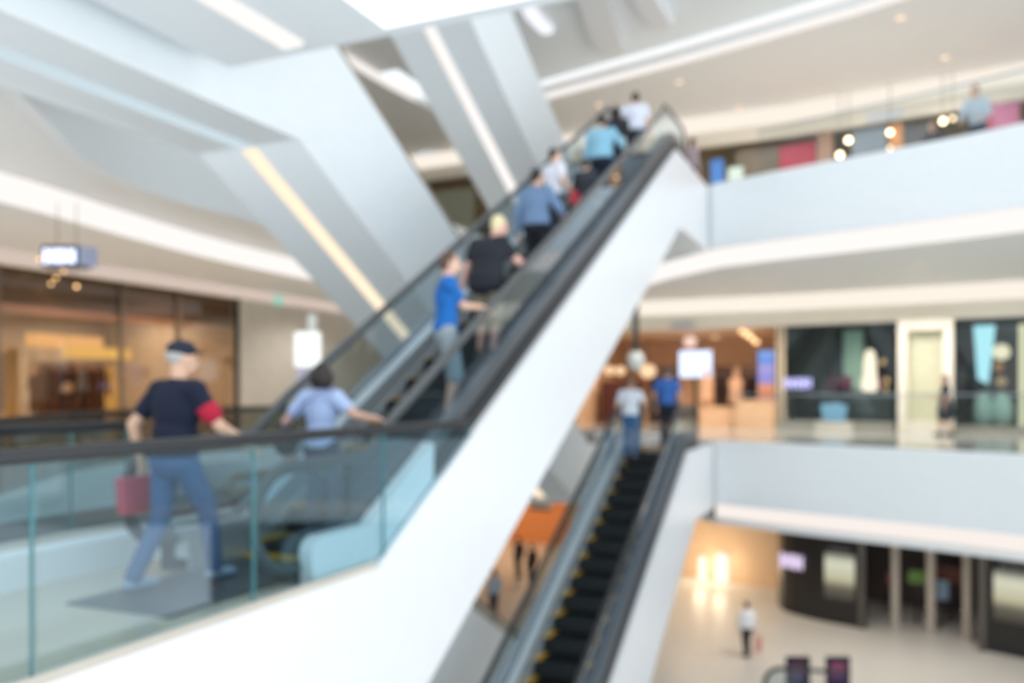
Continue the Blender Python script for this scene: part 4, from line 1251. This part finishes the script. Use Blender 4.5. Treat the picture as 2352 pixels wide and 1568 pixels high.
# ------------------------------------------------------------------ people
def baked(name, mb, voxel, m, parent=None, loc=(0, 0, 0), smooth_it=3):
    """melt overlapping limbs into one continuous skin"""
    tmp = bpy.data.objects.new('tmp', mb.mesh('tmp', loc))
    C.objects.link(tmp)
    r = tmp.modifiers.new('remesh', 'REMESH')
    r.mode = 'VOXEL'
    r.voxel_size = voxel
    s = tmp.modifiers.new('smooth', 'SMOOTH')
    s.factor = 0.5
    s.iterations = smooth_it
    dg = bpy.context.evaluated_depsgraph_get()
    me = bpy.data.meshes.new_from_object(tmp.evaluated_get(dg))
    me.name = name
    old = tmp.data
    bpy.data.objects.remove(tmp)
    bpy.data.meshes.remove(old)
    for p in me.polygons:
        p.use_smooth = True
    me.materials.clear()
    me.materials.append(m)
    o = bpy.data.objects.new(name, me)
    C.objects.link(o)
    if parent:
        o.parent = parent
        o.location = Vector(loc) - world_loc(parent)
    else:
        o.location = loc
    return o


def ik(a, b, l1, l2, pole):
    """middle joint of a two-bone limb"""
    a, b, pole = Vector(a), Vector(b), Vector(pole)
    d = b - a
    L = d.length
    mx = (l1 + l2) * 0.998
    if L > mx:
        b = a + d * (mx / L)
        d = b - a
        L = mx
    x = (l1 * l1 - l2 * l2 + L * L) / (2 * L)
    h = math.sqrt(max(l1 * l1 - x * x, 0))
    u = d / L
    p = pole - u * pole.dot(u)
    p = p.normalized() if p.length > 1e-5 else Vector((0, -1, 0))
    return a + u * x + p * h, b


def person(label, loc, yaw, H, shirt, pants, shoes, hair, skin=(222, 178, 150), rh=None, lh=None, rf=(0.09, 0.0, 0), lf=(-0.09, 0.0, 0),
           head_yaw=0.0, nod=0.0, lean=0.0, fat=1.0, sleeve='short', legs='long', style='short', cap=None, voxel=0.0125, cuff=None, mask=None,
           group=None, dress=None, cat='person', hem=0.0, head_x=0.0):
    R = Matrix.Rotation(yaw, 3, 'Z')
    loc = Vector(loc)
    w = lambda p: loc + R @ Vector(p)
    f = fat
    rf, lf = Vector(rf), Vector(lf)
    # skeleton
    stride = max(abs(rf.y), abs(lf.y))
    leg = 0.485 * H
    base = min(rf.z, lf.z)
    pz = base + 0.045 * H + math.sqrt(max(leg * leg - stride * stride, 0.01)) if stride > 0.08 else base + 0.53 * H
    pz = min(pz, base + 0.53 * H)
    P = Vector((0, 0, pz))
    Lr = Matrix.Rotation(-lean, 3, 'X')
    up = lambda z, y=0, x=0: P + Lr @ Vector((x, y, z))
    chest, neck = up(0.17 * H), up(0.305 * H)
    Hd = neck + Vector((head_x, 0.022 * H + 0.05 * H * nod, 0.10 * H))
    shw = 0.105 * H * (0.75 + 0.25 * f)
    SR, SL = up(0.275 * H, 0, shw), up(0.275 * H, 0, -shw)
    HR, HL = P + Vector((0.052 * H, 0, 0)), P + Vector((-0.052 * H, 0, 0))
    rh = Vector(rh) if rh else SR + Vector((0.07, 0.05, -0.31 * H))
    lh = Vector(lh) if lh else SL + Vector((-0.07, 0.05, -0.31 * H))
    ER, WR = ik(SR, rh, 0.17 * H, 0.152 * H, (0.5, -0.7, -0.4))
    EL, WL = ik(SL, lh, 0.17 * H, 0.152 * H, (-0.5, -0.7, -0.4))
    AR, AL = rf + Vector((0, 0, 0.05 * H)), lf + Vector((0, 0, 0.05 * H))
    KR, AR = ik(HR, AR, 0.245 * H, 0.243 * H, (0.05, 1, 0))
    KL, AL = ik(HL, AL, 0.245 * H, 0.243 * H, (-0.05, 1, 0))
    Rh = Matrix.Rotation(head_yaw, 3, 'Z')
    wm = lambda M: R @ M

    def put(mb, a, b, r0, r1, **k):
        mb.cone(w(a), w(b), r0, r1, **k)

    side = R @ Vector((1, 0, 0))
    M_SKIN = mat('skin_%d_%d_%d' % skin, skin, 0.55, vary=0.03)
    bm = MB()
    E = Matrix.Identity(3)
    # torso
    bm.ell(w(P + Vector((0, -.005 * H, 0.0))), (0.092 * H * f, 0.068 * H * f, 0.075 * H), R)
    bm.ell(w(up(0.09 * H)), (0.082 * H * f, 0.058 * H * f, 0.09 * H), R)
    bm.ell(w(up(0.2 * H)), (0.098 * H * f, 0.066 * H * (0.5 + 0.5 * f), 0.11 * H), R)
    put(bm, SR, SL, 0.04 * H, 0.04 * H)
    put(bm, up(0.25 * H), Hd + Vector((0, -0.012 * H, -0.03 * H)), 0.036 * H, 0.032 * H)
    # head
    bm.ell(w(Hd), (0.044 * H, 0.055 * H, 0.066 * H), R @ Rh)
    hp = lambda x, y, z: w(Hd + Rh @ Vector((x * H, y * H, z * H)))
    bm.ell(hp(0, 0.018, -0.036), (0.032 * H, 0.036 * H, 0.032 * H), R @ Rh)
    bm.cone(hp(0, 0.05, 0.006), hp(0, 0.061, -0.014), 0.006 * H, 0.009 * H, 8)
    for sx in (-1, 1):
        bm.ell(hp(sx * 0.045, -0.002, -0.004), (0.006 * H, 0.012 * H, 0.018 * H), R @ Rh, 8, 6)
        bm.ell(hp(sx * 0.017, 0.046, 0.014), (0.012 * H, 0.008 * H, 0.006 * H), R @ Rh, 8, 6)
    bm.cone(hp(-0.013, 0.052, -0.032), hp(0.013, 0.052, -0.032), 0.005 * H, 0.005 * H, 8)
    # arms and hands
    for S, Eb, W, sx in ((SR, ER, WR, 1), (SL, EL, WL, -1)):
        put(bm, S, Eb, 0.031 * H * (0.6 + 0.4 * f), 0.024 * H)
        put(bm, Eb, W, 0.025 * H, 0.016 * H)
        d = (W - Eb).normalized()
        d = (d + Vector((0, 0, -0.25))).normalized()
        sd = d.cross(Vector((0, 0, 1)))
        sd = sd.normalized() if sd.length > 0.2 else Vector((0, 1, 0))
        n = sd.cross(d).normalized()            # back of the hand
        if n.z < 0:
            n = -n
        pc = W + d * 0.028 * H
        Mh = Matrix((sd, n, d)).transposed()
        bm.ell(w(pc), (0.024 * H, 0.011 * H, 0.033 * H), R @ Mh, 10, 8)
        for k, (o_, ln) in enumerate(((-0.018, 0.85), (-0.006, 1.0), (0.006, 0.95), (0.018, 0.75))):
            k0 = pc + d * 0.026 * H + sd * o_ * H
            k1 = k0 + (d - n * 0.35 + sd * o_ * 4).normalized() * 0.024 * H * ln
            k2 = k1 + (d * 0.5 - n * 0.9 + sd * o_ * 2).normalized() * 0.022 * H * ln
            put(bm, k0, k1, 0.0055 * H, 0.005 * H, seg=8)
            put(bm, k1, k2, 0.005 * H, 0.0042 * H, seg=8)
        ts = -sd if (sd.x * sx > 0) else sd
        t0 = pc - d * 0.012 * H + ts * 0.018 * H
        t1 = t0 + (ts * 0.8 + d * 0.6 - n * 0.3).normalized() * 0.024 * H
        put(bm, t0, t1, 0.0075 * H, 0.006 * H, seg=8)
        put(bm, t1, t1 + (d * 0.9 - n * 0.5).normalized() * 0.02 * H, 0.006 * H, 0.005 * H, seg=8)
    # legs and feet
    for Hh, K, A in ((HR, KR, AR), (HL, KL, AL)):
        put(bm, Hh, K, 0.05 * H * (0.7 + 0.3 * f), 0.032 * H)
        put(bm, K, K + (A - K) * 0.35, 0.031 * H, 0.034 * H)
        put(bm, K + (A - K) * 0.3, A, 0.034 * H, 0.02 * H)
        put(bm, A + Vector((0, -0.02 * H, -0.022 * H)), A + Vector((0, 0.085 * H, -0.03 * H)), 0.022 * H, 0.017 * H)
    root = baked('person', bm, voxel, M_SKIN, None, loc)
    tag(root, label, cat, group)
    # eyes
    eb = MB()
    for sx in (-1, 1):
        eb.ell(hp(sx * 0.017, 0.0515, 0.006), (0.006 * H, 0.004 * H, 0.0035 * H), R @ Rh, 8, 6)
    obj('eyes', eb, mat('dark_eyes', (30, 24, 22), 0.2), root, smooth=True)
    # trousers, shorts
    if legs != 'none':
        tb = MB()
        tb.ell(w(P + Vector((0, -.005 * H, 0.0))), (0.092 * H * f + .012, 0.07 * H * f + .012, 0.078 * H + .01), R)
        for Hh, K, A in ((HR, KR, AR), (HL, KL, AL)):
            e = 0.017 if legs == 'long' else 0.03
            put(tb, Hh + Vector((0, 0, .01)), K, 0.05 * H * (0.7 + 0.3 * f) + .012, 0.032 * H + e)
            if legs == 'long':
                put(tb, K, A + Vector((0, -.006, 0.0)), 0.034 * H + .012, 0.027 * H + .012)
            elif legs == 'short':
                put(tb, K, K + (A - K) * 0.06, 0.032 * H + e, 0.034 * H + e)
        baked({'long': 'trousers', 'short': 'shorts'}[legs], tb, voxel, mat('cloth_%d_%d_%d' % pants, pants, 0.85, vary=0.1, scale=25), root, loc)
    if dress:
        tb = MB()
        put(tb, up(0.05 * H), P + Vector((0, 0, -0.1 * H)), 0.1 * H, 0.125 * H)
        put(tb, P + Vector((0, 0, -0.06 * H)), P + Vector((0, 0, -0.17 * H)), 0.12 * H, 0.135 * H)
        baked('skirt', tb, voxel, mat('cloth_%d_%d_%d' % dress, dress, 0.85, vary=0.1, scale=25), root, loc)
    # shirt
    tb = MB()
    g = 0.016
    tb.ell(w(P + Vector((0, -.005 * H, 0.035 * H))), (0.092 * H * f + g + .006, 0.07 * H * f + g + .006, 0.075 * H), R)
    tb.ell(w(up(0.09 * H)), (0.088 * H * f + g, 0.062 * H * f + g, 0.1 * H), R)
    tb.ell(w(up(0.2 * H)), (0.1 * H * f + g, 0.066 * H * (0.5 + 0.5 * f) + g, 0.115 * H), R)
    if hem:
        tb.ell(w(P + Vector((0, -.005 * H, 0.03 * H - hem))), (0.094 * H * f + g + .006, 0.072 * H * f + g + .006, 0.075 * H), R)
    put(tb, SR, SL, 0.04 * H + g, 0.04 * H + g)
    put(tb, up(0.25 * H), up(0.3 * H), 0.05 * H, 0.04 * H)
    cu = []
    for S, Eb, W, sx in ((SR, ER, WR, 1), (SL, EL, WL, -1)):
        if sleeve == 'long':
            put(tb, S, Eb, 0.034 * H + g, 0.026 * H + g)
            put(tb, Eb, Eb + (W - Eb) * 0.93, 0.026 * H + g, 0.018 * H + g * .8)
        elif sleeve == 'short':
            put(tb, S, S + (Eb - S) * 0.58, 0.034 * H + g, 0.03 * H + g)
            cu.append((S + (Eb - S) * 0.52, S + (Eb - S) * 0.66, sx))
    baked('shirt', tb, voxel, mat('cloth_%d_%d_%d' % shirt, shirt, 0.85, vary=0.06, scale=25), root, loc)
    if cuff:
        for a, b, sx in cu:
            if sx == cuff[1]:
                cb = MB()
                put(cb, a, b, 0.031 * H + g + .006, 0.03 * H + g + .006)
                c_ = obj('sleeve_band', cb, mat('cloth_%d_%d_%d' % cuff[0], cuff[0], 0.85), root, smooth=True)
                c_['label'] = 'red sleeve band'
    # shoes
    for A in (AR, AL):
        sb = MB()
        put(sb, A + Vector((0, -0.022 * H, -0.025 * H)), A + Vector((0, 0.09 * H, -0.032 * H)), 0.024 * H, 0.019 * H, sx=1.1)
        put(sb, A, A + Vector((0, 0.01, -0.02 * H)), 0.026 * H, 0.026 * H)
        baked('shoe', sb, 0.011, mat('cloth_%d_%d_%d' % shoes, shoes, 0.6), root, loc)
    # hair
    M_HAIR = mat('hair_%d_%d_%d' % hair, hair, 0.5, vary=0.25, scale=60)
    hb = MB()
    if cap:
        hb.ell(hp(0, -0.016, 0.012), (0.0475 * H, 0.05 * H, 0.048 * H), R @ Rh)
    elif style != 'bald':
        hb.ell(hp(0, -0.013, 0.014), (0.05 * H, 0.054 * H, 0.062 * H), R @ Rh)
        hb.ell(hp(0, -0.03, -0.012), (0.042 * H, 0.036 * H, 0.042 * H), R @ Rh)
        if style == 'long':
            hb.ell(hp(0, -0.04, -0.06), (0.046 * H, 0.028 * H, 0.08 * H), R @ Rh)
            put(hb, Hd + Vector((0, -0.035 * H, -0.05 * H)), Hd + Vector((0, -0.055 * H, -0.15 * H)), 0.035 * H, 0.02 * H)
        if style == 'bob':
            hb.ell(hp(0, -0.016, -0.02), (0.07 * H, 0.066 * H, 0.072 * H), R @ Rh)
    else:
        hb.ell(hp(0, -0.034, -0.014), (0.044 * H, 0.026 * H, 0.03 * H), R @ Rh)
    baked('hair', hb, 0.011, M_HAIR, root, loc)
    if cap:
        cb = MB()
        cb.ell(hp(0, -0.004, 0.036), (0.053 * H, 0.062 * H, 0.042 * H), R @ Rh)
        o = baked('cap', cb, 0.011, mat('cloth_%d_%d_%d' % cap, cap, 0.8), root, loc)
        bb = MB()
        q = [(0.045 * math.cos(a), 0.045 + 0.045 * math.sin(a)) for a in [PI * k / 8 for k in range(9)]]
        lo = [hp(x, y, 0.03 - 0.006 * (y > .06)) for x, y in q]
        bb.prism(lo, (0, 0, 0.006 * H))
        obj('brim', bb, mat('cloth_%d_%d_%d' % cap, cap, 0.8), o)
    if mask:
        mb_ = MB()
        mb_.ell(hp(0, 0.03, -0.028), (0.036 * H, 0.033 * H, 0.026 * H), R @ Rh)
        obj('face_mask', mb_, mat('white_mask', mask, 0.8), root, smooth=True)
    return root, dict(RW=w(WR), LW=w(WL), S=w(SR), SL=w(SL), chest=w(chest), P=w(P))


def local(loc, yaw, p):
    """world point to a person's own frame"""
    return Matrix.Rotation(-yaw, 3, 'Z') @ (Vector(p) - Vector(loc))


def tread(y, z_at, lb, h=0.2308, run=0.4, zb=0.0):
    """height of the escalator tread under y"""
    i = int((y - lb) / run)
    return zb + h * (i + 1) - h * 0.5


railU = lambda y: min(max(y - 5.5, 0) * 0.577, 6.0) + 0.875
NAVY, JEANS = (16, 24, 50), (66, 100, 142)

# 1 man with cap, walking to the escalator
L1 = (-4.52, 4.40, 0.012)
y1 = -0.12
person('man in navy polo with red sleeve band and dark cap, walking behind the glass railing', L1, y1, 1.74, NAVY, JEANS, (150, 172, 196), (186, 182, 178),
       skin=(226, 182, 156), rh=local(L1, y1, (-4.16, 4.72, 1.0)), lh=(-0.30, -0.05, 0.86), rf=(0.09, 0.27, 0), lf=(-0.09, -0.25, 0), head_yaw=-0.35, lean=0.05, fat=1.12,
       cap=(30, 36, 56), voxel=0.0095, cuff=((190, 30, 62), 1))
bg_ = MB()
c_ = Vector((-4.80, 4.36, 0.50))
bg_.prism([c_ + Vector((0, -.13, .0)), c_ + Vector((0, .13, .0)), c_ + Vector((0, .15, .26)), c_ + Vector((0, -.15, .26))], (-0.08, 0, 0))
o = obj('shopping_bag', bg_, mat('rose_red_bag', (200, 84, 100), 0.6), bevel=0.01)
tag(o, 'rose red shopping bag in the left hand of the man with the cap', 'bag')
obj('bag_handle', MB().tube([c_ + Vector((-.04, -.06, .26)), c_ + Vector((-.03, -.01, .36)), c_ + Vector((-.04, .06, .26))], 0.006, seg=6, up=(1, 0, 0)), M_RUBBER, o)

# 2 short-haired woman stepping on
L2 = (-4.30, 5.78, 0.10)
person('short-haired person in pale blue top with dark shoulder bag, stepping onto the escalator', L2, 0.05, 1.50, (176, 196, 236), (60, 66, 84), (60, 60, 66), (40, 32, 30),
       skin=(214, 170, 150), rh=local(L2, 0.05, (-3.82, 5.93, 1.13)), lh=(-0.30, -0.02, 0.80), rf=(0.08, 0.05, 0), lf=(-0.08, -0.05, 0), style='bob', voxel=0.0095, fat=0.88)
b2 = MB()
b2.ell((-4.56, 5.66, 0.95), (0.07, 0.15, 0.13))
o = obj('shoulder_bag', b2, mat('black_bag', (30, 30, 36), 0.6), smooth=True)
tag(o, 'black shoulder bag at the hip of the pale blue top wearer', 'bag')
obj('strap', MB().tube([(-4.56, 5.6, 1.05), (-4.38, 5.62, 1.24), (-4.22, 5.66, 1.36), (-4.14, 5.76, 1.4)], 0.018, 0.008, 6), mat('grey_violet_strap', (120, 124, 160), 0.7), o)

# 3 boy in blue
ty = 7.49
L3 = (-4.02, ty, tread(ty, 0, 5.5))
y3 = -0.95
person('person in bright blue tee and grey shorts holding the handrail, lowest standing rider', L3, y3, 1.74, (20, 104, 184), (150, 164, 172), (70, 60, 58), (92, 66, 52),
       rh=local(L3, y3, (-3.78, 7.80, railU(7.8) + 0.04)), lh=(-0.24, 0.05, 0.8), rf=(0.08, 0.0, 0), lf=(-0.08, 0.03, 0), head_yaw=-0.05, legs='short', voxel=0.0095, skin=(226, 184, 162), fat=0.92)
# 4 big man in black
ty = 8.55
L4 = (-4.08, ty, tread(ty, 0, 5.5))
y4 = -0.15
person('large blond man in black tee and khaki shorts, hand resting on the escalator handrail', L4, y4, 1.64, (34, 37, 46), (128, 122, 104), (90, 84, 76), (236, 220, 176),
       rh=local(L4, y4, (-3.80, 8.90, railU(8.9) + 0.05)), lh=(-0.34, -0.02, 0.80), head_yaw=-0.5, nod=0.5, lean=0.12, fat=1.4, legs='short', voxel=0.0095, skin=(226, 176, 162), hem=0.08, head_x=0.09)
# 5 blue grey shirt
ty = 10.1
L5 = (-4.1, ty, tread(ty, 0, 5.5))
person('dark-haired man in blue-grey shirt and black trousers, middle of the escalator', L5, -0.1, 1.62, (108, 134, 168), (20, 24, 34), (30, 30, 34), (36, 30, 28),
       rh=local(L5, -0.1, (-3.80, 10.28, railU(10.3) + 0.05)), lh=(-0.27, 0.0, 0.8), head_yaw=-0.3, fat=1.22, sleeve='long', voxel=0.0105)
# 6 white top, red bag
ty = 11.3
L6 = (-4.32, ty, tread(ty, 0, 5.5))
person('slim dark-haired person in white top ahead of the man in blue-grey', L6, -0.5, 1.54, (226, 226, 236), (52, 56, 66), (40, 40, 44), (38, 30, 28),
       rh=(0.22, 0.16, 0.9), lh=(-0.24, 0.0, 0.8), head_yaw=-0.4, voxel=0.0115, fat=0.95, mask=(236, 236, 244))
hx_, hy_, hz_ = -4.06, 11.38, L6[2] + 0.70
o = obj('handbag', MB().prism([(hx_, hy_ - .12, hz_), (hx_, hy_ + .12, hz_), (hx_, hy_ + .10, hz_ + .19), (hx_, hy_ - .10, hz_ + .19)], (0.1, 0, 0)), mat('red_bag', (186, 44, 56), 0.5), bevel=0.02)
tag(o, 'small red handbag held by the rider in the white top', 'bag')
obj('bag_handle', MB().tube([(-4.01, 11.31, hz_ + .18), (-4.01, 11.38, hz_ + .3), (-4.01, 11.45, hz_ + .18)], 0.008, seg=6, up=(1, 0, 0)), M_RUBBER, o)
# 6b dark jacket rider next to the white top
ty = 11.75
L6b = (-4.5, ty, tread(ty, 0, 5.5))
person('rider in dark jacket half hidden behind the rider in the white top', (-3.98, 11.72, tread(11.72, 0, 5.5)), -0.1, 1.22, (50, 54, 62), (44, 50, 60), (40, 40, 44), (34, 28, 26), sleeve='long', voxel=0.012, fat=1.0)
# 7 light blue shirt
ty = 12.95
L7 = (-4.12, ty, tread(ty, 0, 5.5))
person('broad rider in pale turquoise shirt near the top of the escalator', L7, -0.05, 1.58, (140, 190, 214), (30, 40, 58), (40, 40, 44), (44, 34, 30),
       rh=local(L7, -0.05, (-3.80, 13.12, railU(13.1) + 0.05)), lh=(-0.3, 0.05, 0.78), fat=1.35, sleeve='long', voxel=0.0115, head_yaw=0.2)
# 8 black clothes, dark hair
ty = 13.75
L8 = (-4.12, ty, tread(ty, 0, 5.5))
person('dark-haired rider in black between the turquoise shirt and the topmost white shirt', L8, 0.1, 1.50, (36, 38, 46), (30, 32, 40), (30, 30, 32), (34, 28, 26), voxel=0.012, fat=1.0, sleeve='long', style='bob')
# 9 white shirt at the top
ty = 14.5
L9 = (-3.98, ty, tread(ty, 0, 5.5))
person('topmost rider in white shirt with black hair, elbow out to the side', L9, 0.0, 1.50, (220, 224, 240), (44, 50, 64), (40, 40, 44), (30, 26, 26), rh=(0.22, 0.15, 0.78), lh=(-0.42, 0.02, 0.98), fat=1.22, sleeve='short', voxel=0.0115)
# 10 people at the head of the lower escalator
L10 = (-4.52, 16.1, 0.06)
person('person in white tee and blue jeans at the head of the lower escalator', L10, 0.0, 1.58, (226, 232, 242), (62, 112, 158), (150, 140, 132), (120, 96, 80), rh=(0.29, 0.14, 0.95), lh=(-0.30, 0.05, 0.8), voxel=0.0115, fat=1.1, style='short')
L11 = (-3.98, 16.95, 0.215)
person('man in royal blue shirt and dark trousers at the head of the lower escalator', L11, -0.1, 1.66, (62, 112, 190), (40, 48, 62), (40, 40, 44), (96, 76, 66), rh=(0.27, 0.05, 0.85), lh=(-0.27, 0.05, 0.85), voxel=0.0115, fat=1.15, sleeve='short')
# 12 woman in dark dress before the pillar
x, y = ground_point(2172, 21.4)
person('woman in dark dress with long dark hair walking before the cream pillar', (x, y, 0.25), TH + 1.2, 1.56, (40, 42, 50), (40, 42, 50), (60, 50, 48), (34, 28, 28), legs='none', dress=(38, 46, 58), style='long', voxel=0.0125, rh=(0.12, 0.3, 0.95), rf=(0.07, 0.12, 0), lf=(-0.07, -0.12, 0))
# 13 white shirted walker on the ground floor
x, y = ground_point(1716, 22.9)
person('white-shirted walker in dark trousers alone on the pale ground floor', (x, y, Z_GR), TH + 0.3, 1.5, (226, 230, 236), (48, 50, 56), (50, 48, 46), (40, 34, 32), voxel=0.0125, fat=1.2, sleeve='long', rf=(0.07, 0.05, 0), lf=(-0.07, -0.05, 0))
px_, py_ = ground_point(1740, 22.85)
o = obj('shopping_bag', MB().prism([(px_ - .07, py_, Z_GR + .14), (px_ + .07, py_, Z_GR + .14), (px_ + .08, py_, Z_GR + .55), (px_ - .08, py_, Z_GR + .55)], (0.02, 0.14, 0)), mat('pink_bag', (222, 160, 154), 0.6))
tag(o, 'pink shopping bag hanging from the hand of the ground floor walker', 'bag')
obj('bag_handle', MB().tube([(px_ - .04, py_ + .07, Z_GR + .55), (px_, py_ + .07, Z_GR + .68), (px_ + .05, py_ + .07, Z_GR + .55)], 0.006, seg=6, up=(0, 1, 0)), M_RUBBER, o)
# 14 person leaning on the upper balcony
x, y = ground_point(2246, 17.4)
person('dark-haired person in pale shirt leaning at the upper floor railing', (x, y, Z_UP), TH + PI - 0.9, 1.72, (206, 218, 230), (60, 66, 80), (40, 40, 44), (60, 52, 50), lean=0.25, rh=(0.2, 0.35, 1.0), lh=(-0.2, 0.35, 1.0), sleeve='long', voxel=0.0125)
# 15 dark figure further along the upper balcony
x, y = ground_point(2143, 19.5)
person('dark-clothed person standing on the upper floor right of the dark grey panel', (x, y, Z_UP), 2.6, 1.66, (74, 68, 74), (60, 60, 70), (40, 40, 44), (44, 36, 34), sleeve='long', voxel=0.0135)
# 16 person at the escalator head
x, y = ground_point(1590, 20.5)
person('person in pale pink with dark hair just beyond the escalator head', (x, y, Z_UP), -0.9, 1.60, (196, 176, 182), (70, 66, 70), (40, 40, 44), (58, 50, 44), sleeve='long', style='long', voxel=0.0135)
# 17 ground floor figures seen under the white escalator side
for px, d_, lab, sh, hr in ((1222, 31.0, 'black-clothed person on the ground floor before the orange wall, nearer the handrail', (34, 30, 34), (30, 26, 26)),
                            (1192, 32.5, 'black-clothed person on the ground floor before the orange wall, nearer the white panel', (40, 36, 48), (34, 28, 26)),
                            (1136, 26.5, 'pale blue clothed person on the ground floor near the hidden escalator', (160, 178, 196), (60, 48, 40))):
    x, y = ground_point(px, d_)
    person(lab, (x, y, Z_GR), 1.2, 1.62, sh, (52, 50, 60), (40, 40, 44), hr, sleeve='long', voxel=0.0145)
# ------------------------------------------------------------------ daylight, camera, colour
w = bpy.data.worlds.new('daylight')
SC.world = w
w.use_nodes = True
nt = w.node_tree
bg = nt.nodes['Background']
bg.inputs['Color'].default_value = (0.89, 0.95, 1.0, 1)
tc = nt.nodes.new('ShaderNodeTexCoord')
sp = nt.nodes.new('ShaderNodeSeparateXYZ')
mr = nt.nodes.new('ShaderNodeMapRange')       # lower half brightened to lift the undersides, sky above
mr.inputs['From Min'].default_value = -0.5
mr.inputs['From Max'].default_value = 0.02
mr.inputs['To Min'].default_value = 4.2
mr.inputs['To Max'].default_value = 1.17
nt.links.new(tc.outputs['Generated'], sp.inputs[0])
nt.links.new(sp.outputs['Z'], mr.inputs['Value'])
nt.links.new(mr.outputs['Result'], bg.inputs['Strength'])

cam = bpy.data.cameras.new('camera')
co = bpy.data.objects.new('camera', cam)
C.objects.link(co)
co.location = (0, 0, EYE)
co.rotation_euler = (PI / 2, 0, TH)
cam.sensor_width = 36
cam.sensor_fit = 'HORIZONTAL'
cam.lens = FOC / 2352 * 36
cam.shift_y = 116 / 2352
cam.clip_end = 200
cam.dof.use_dof = True
cam.dof.focus_distance = 1.0
cam.dof.aperture_fstop = 2.35
cam.dof.aperture_blades = 0
SC.camera = co
vs = SC.view_settings
vs.view_transform = 'Standard'
vs.look = 'None'
vs.gamma = 1.0
vs.exposure = 0.13
vs.use_curve_mapping = False
SC.cycles.use_denoising = True
SC.cycles.max_bounces = 10
SC.cycles.transparent_max_bounces = 24
SC.cycles.sample_clamp_indirect = 6
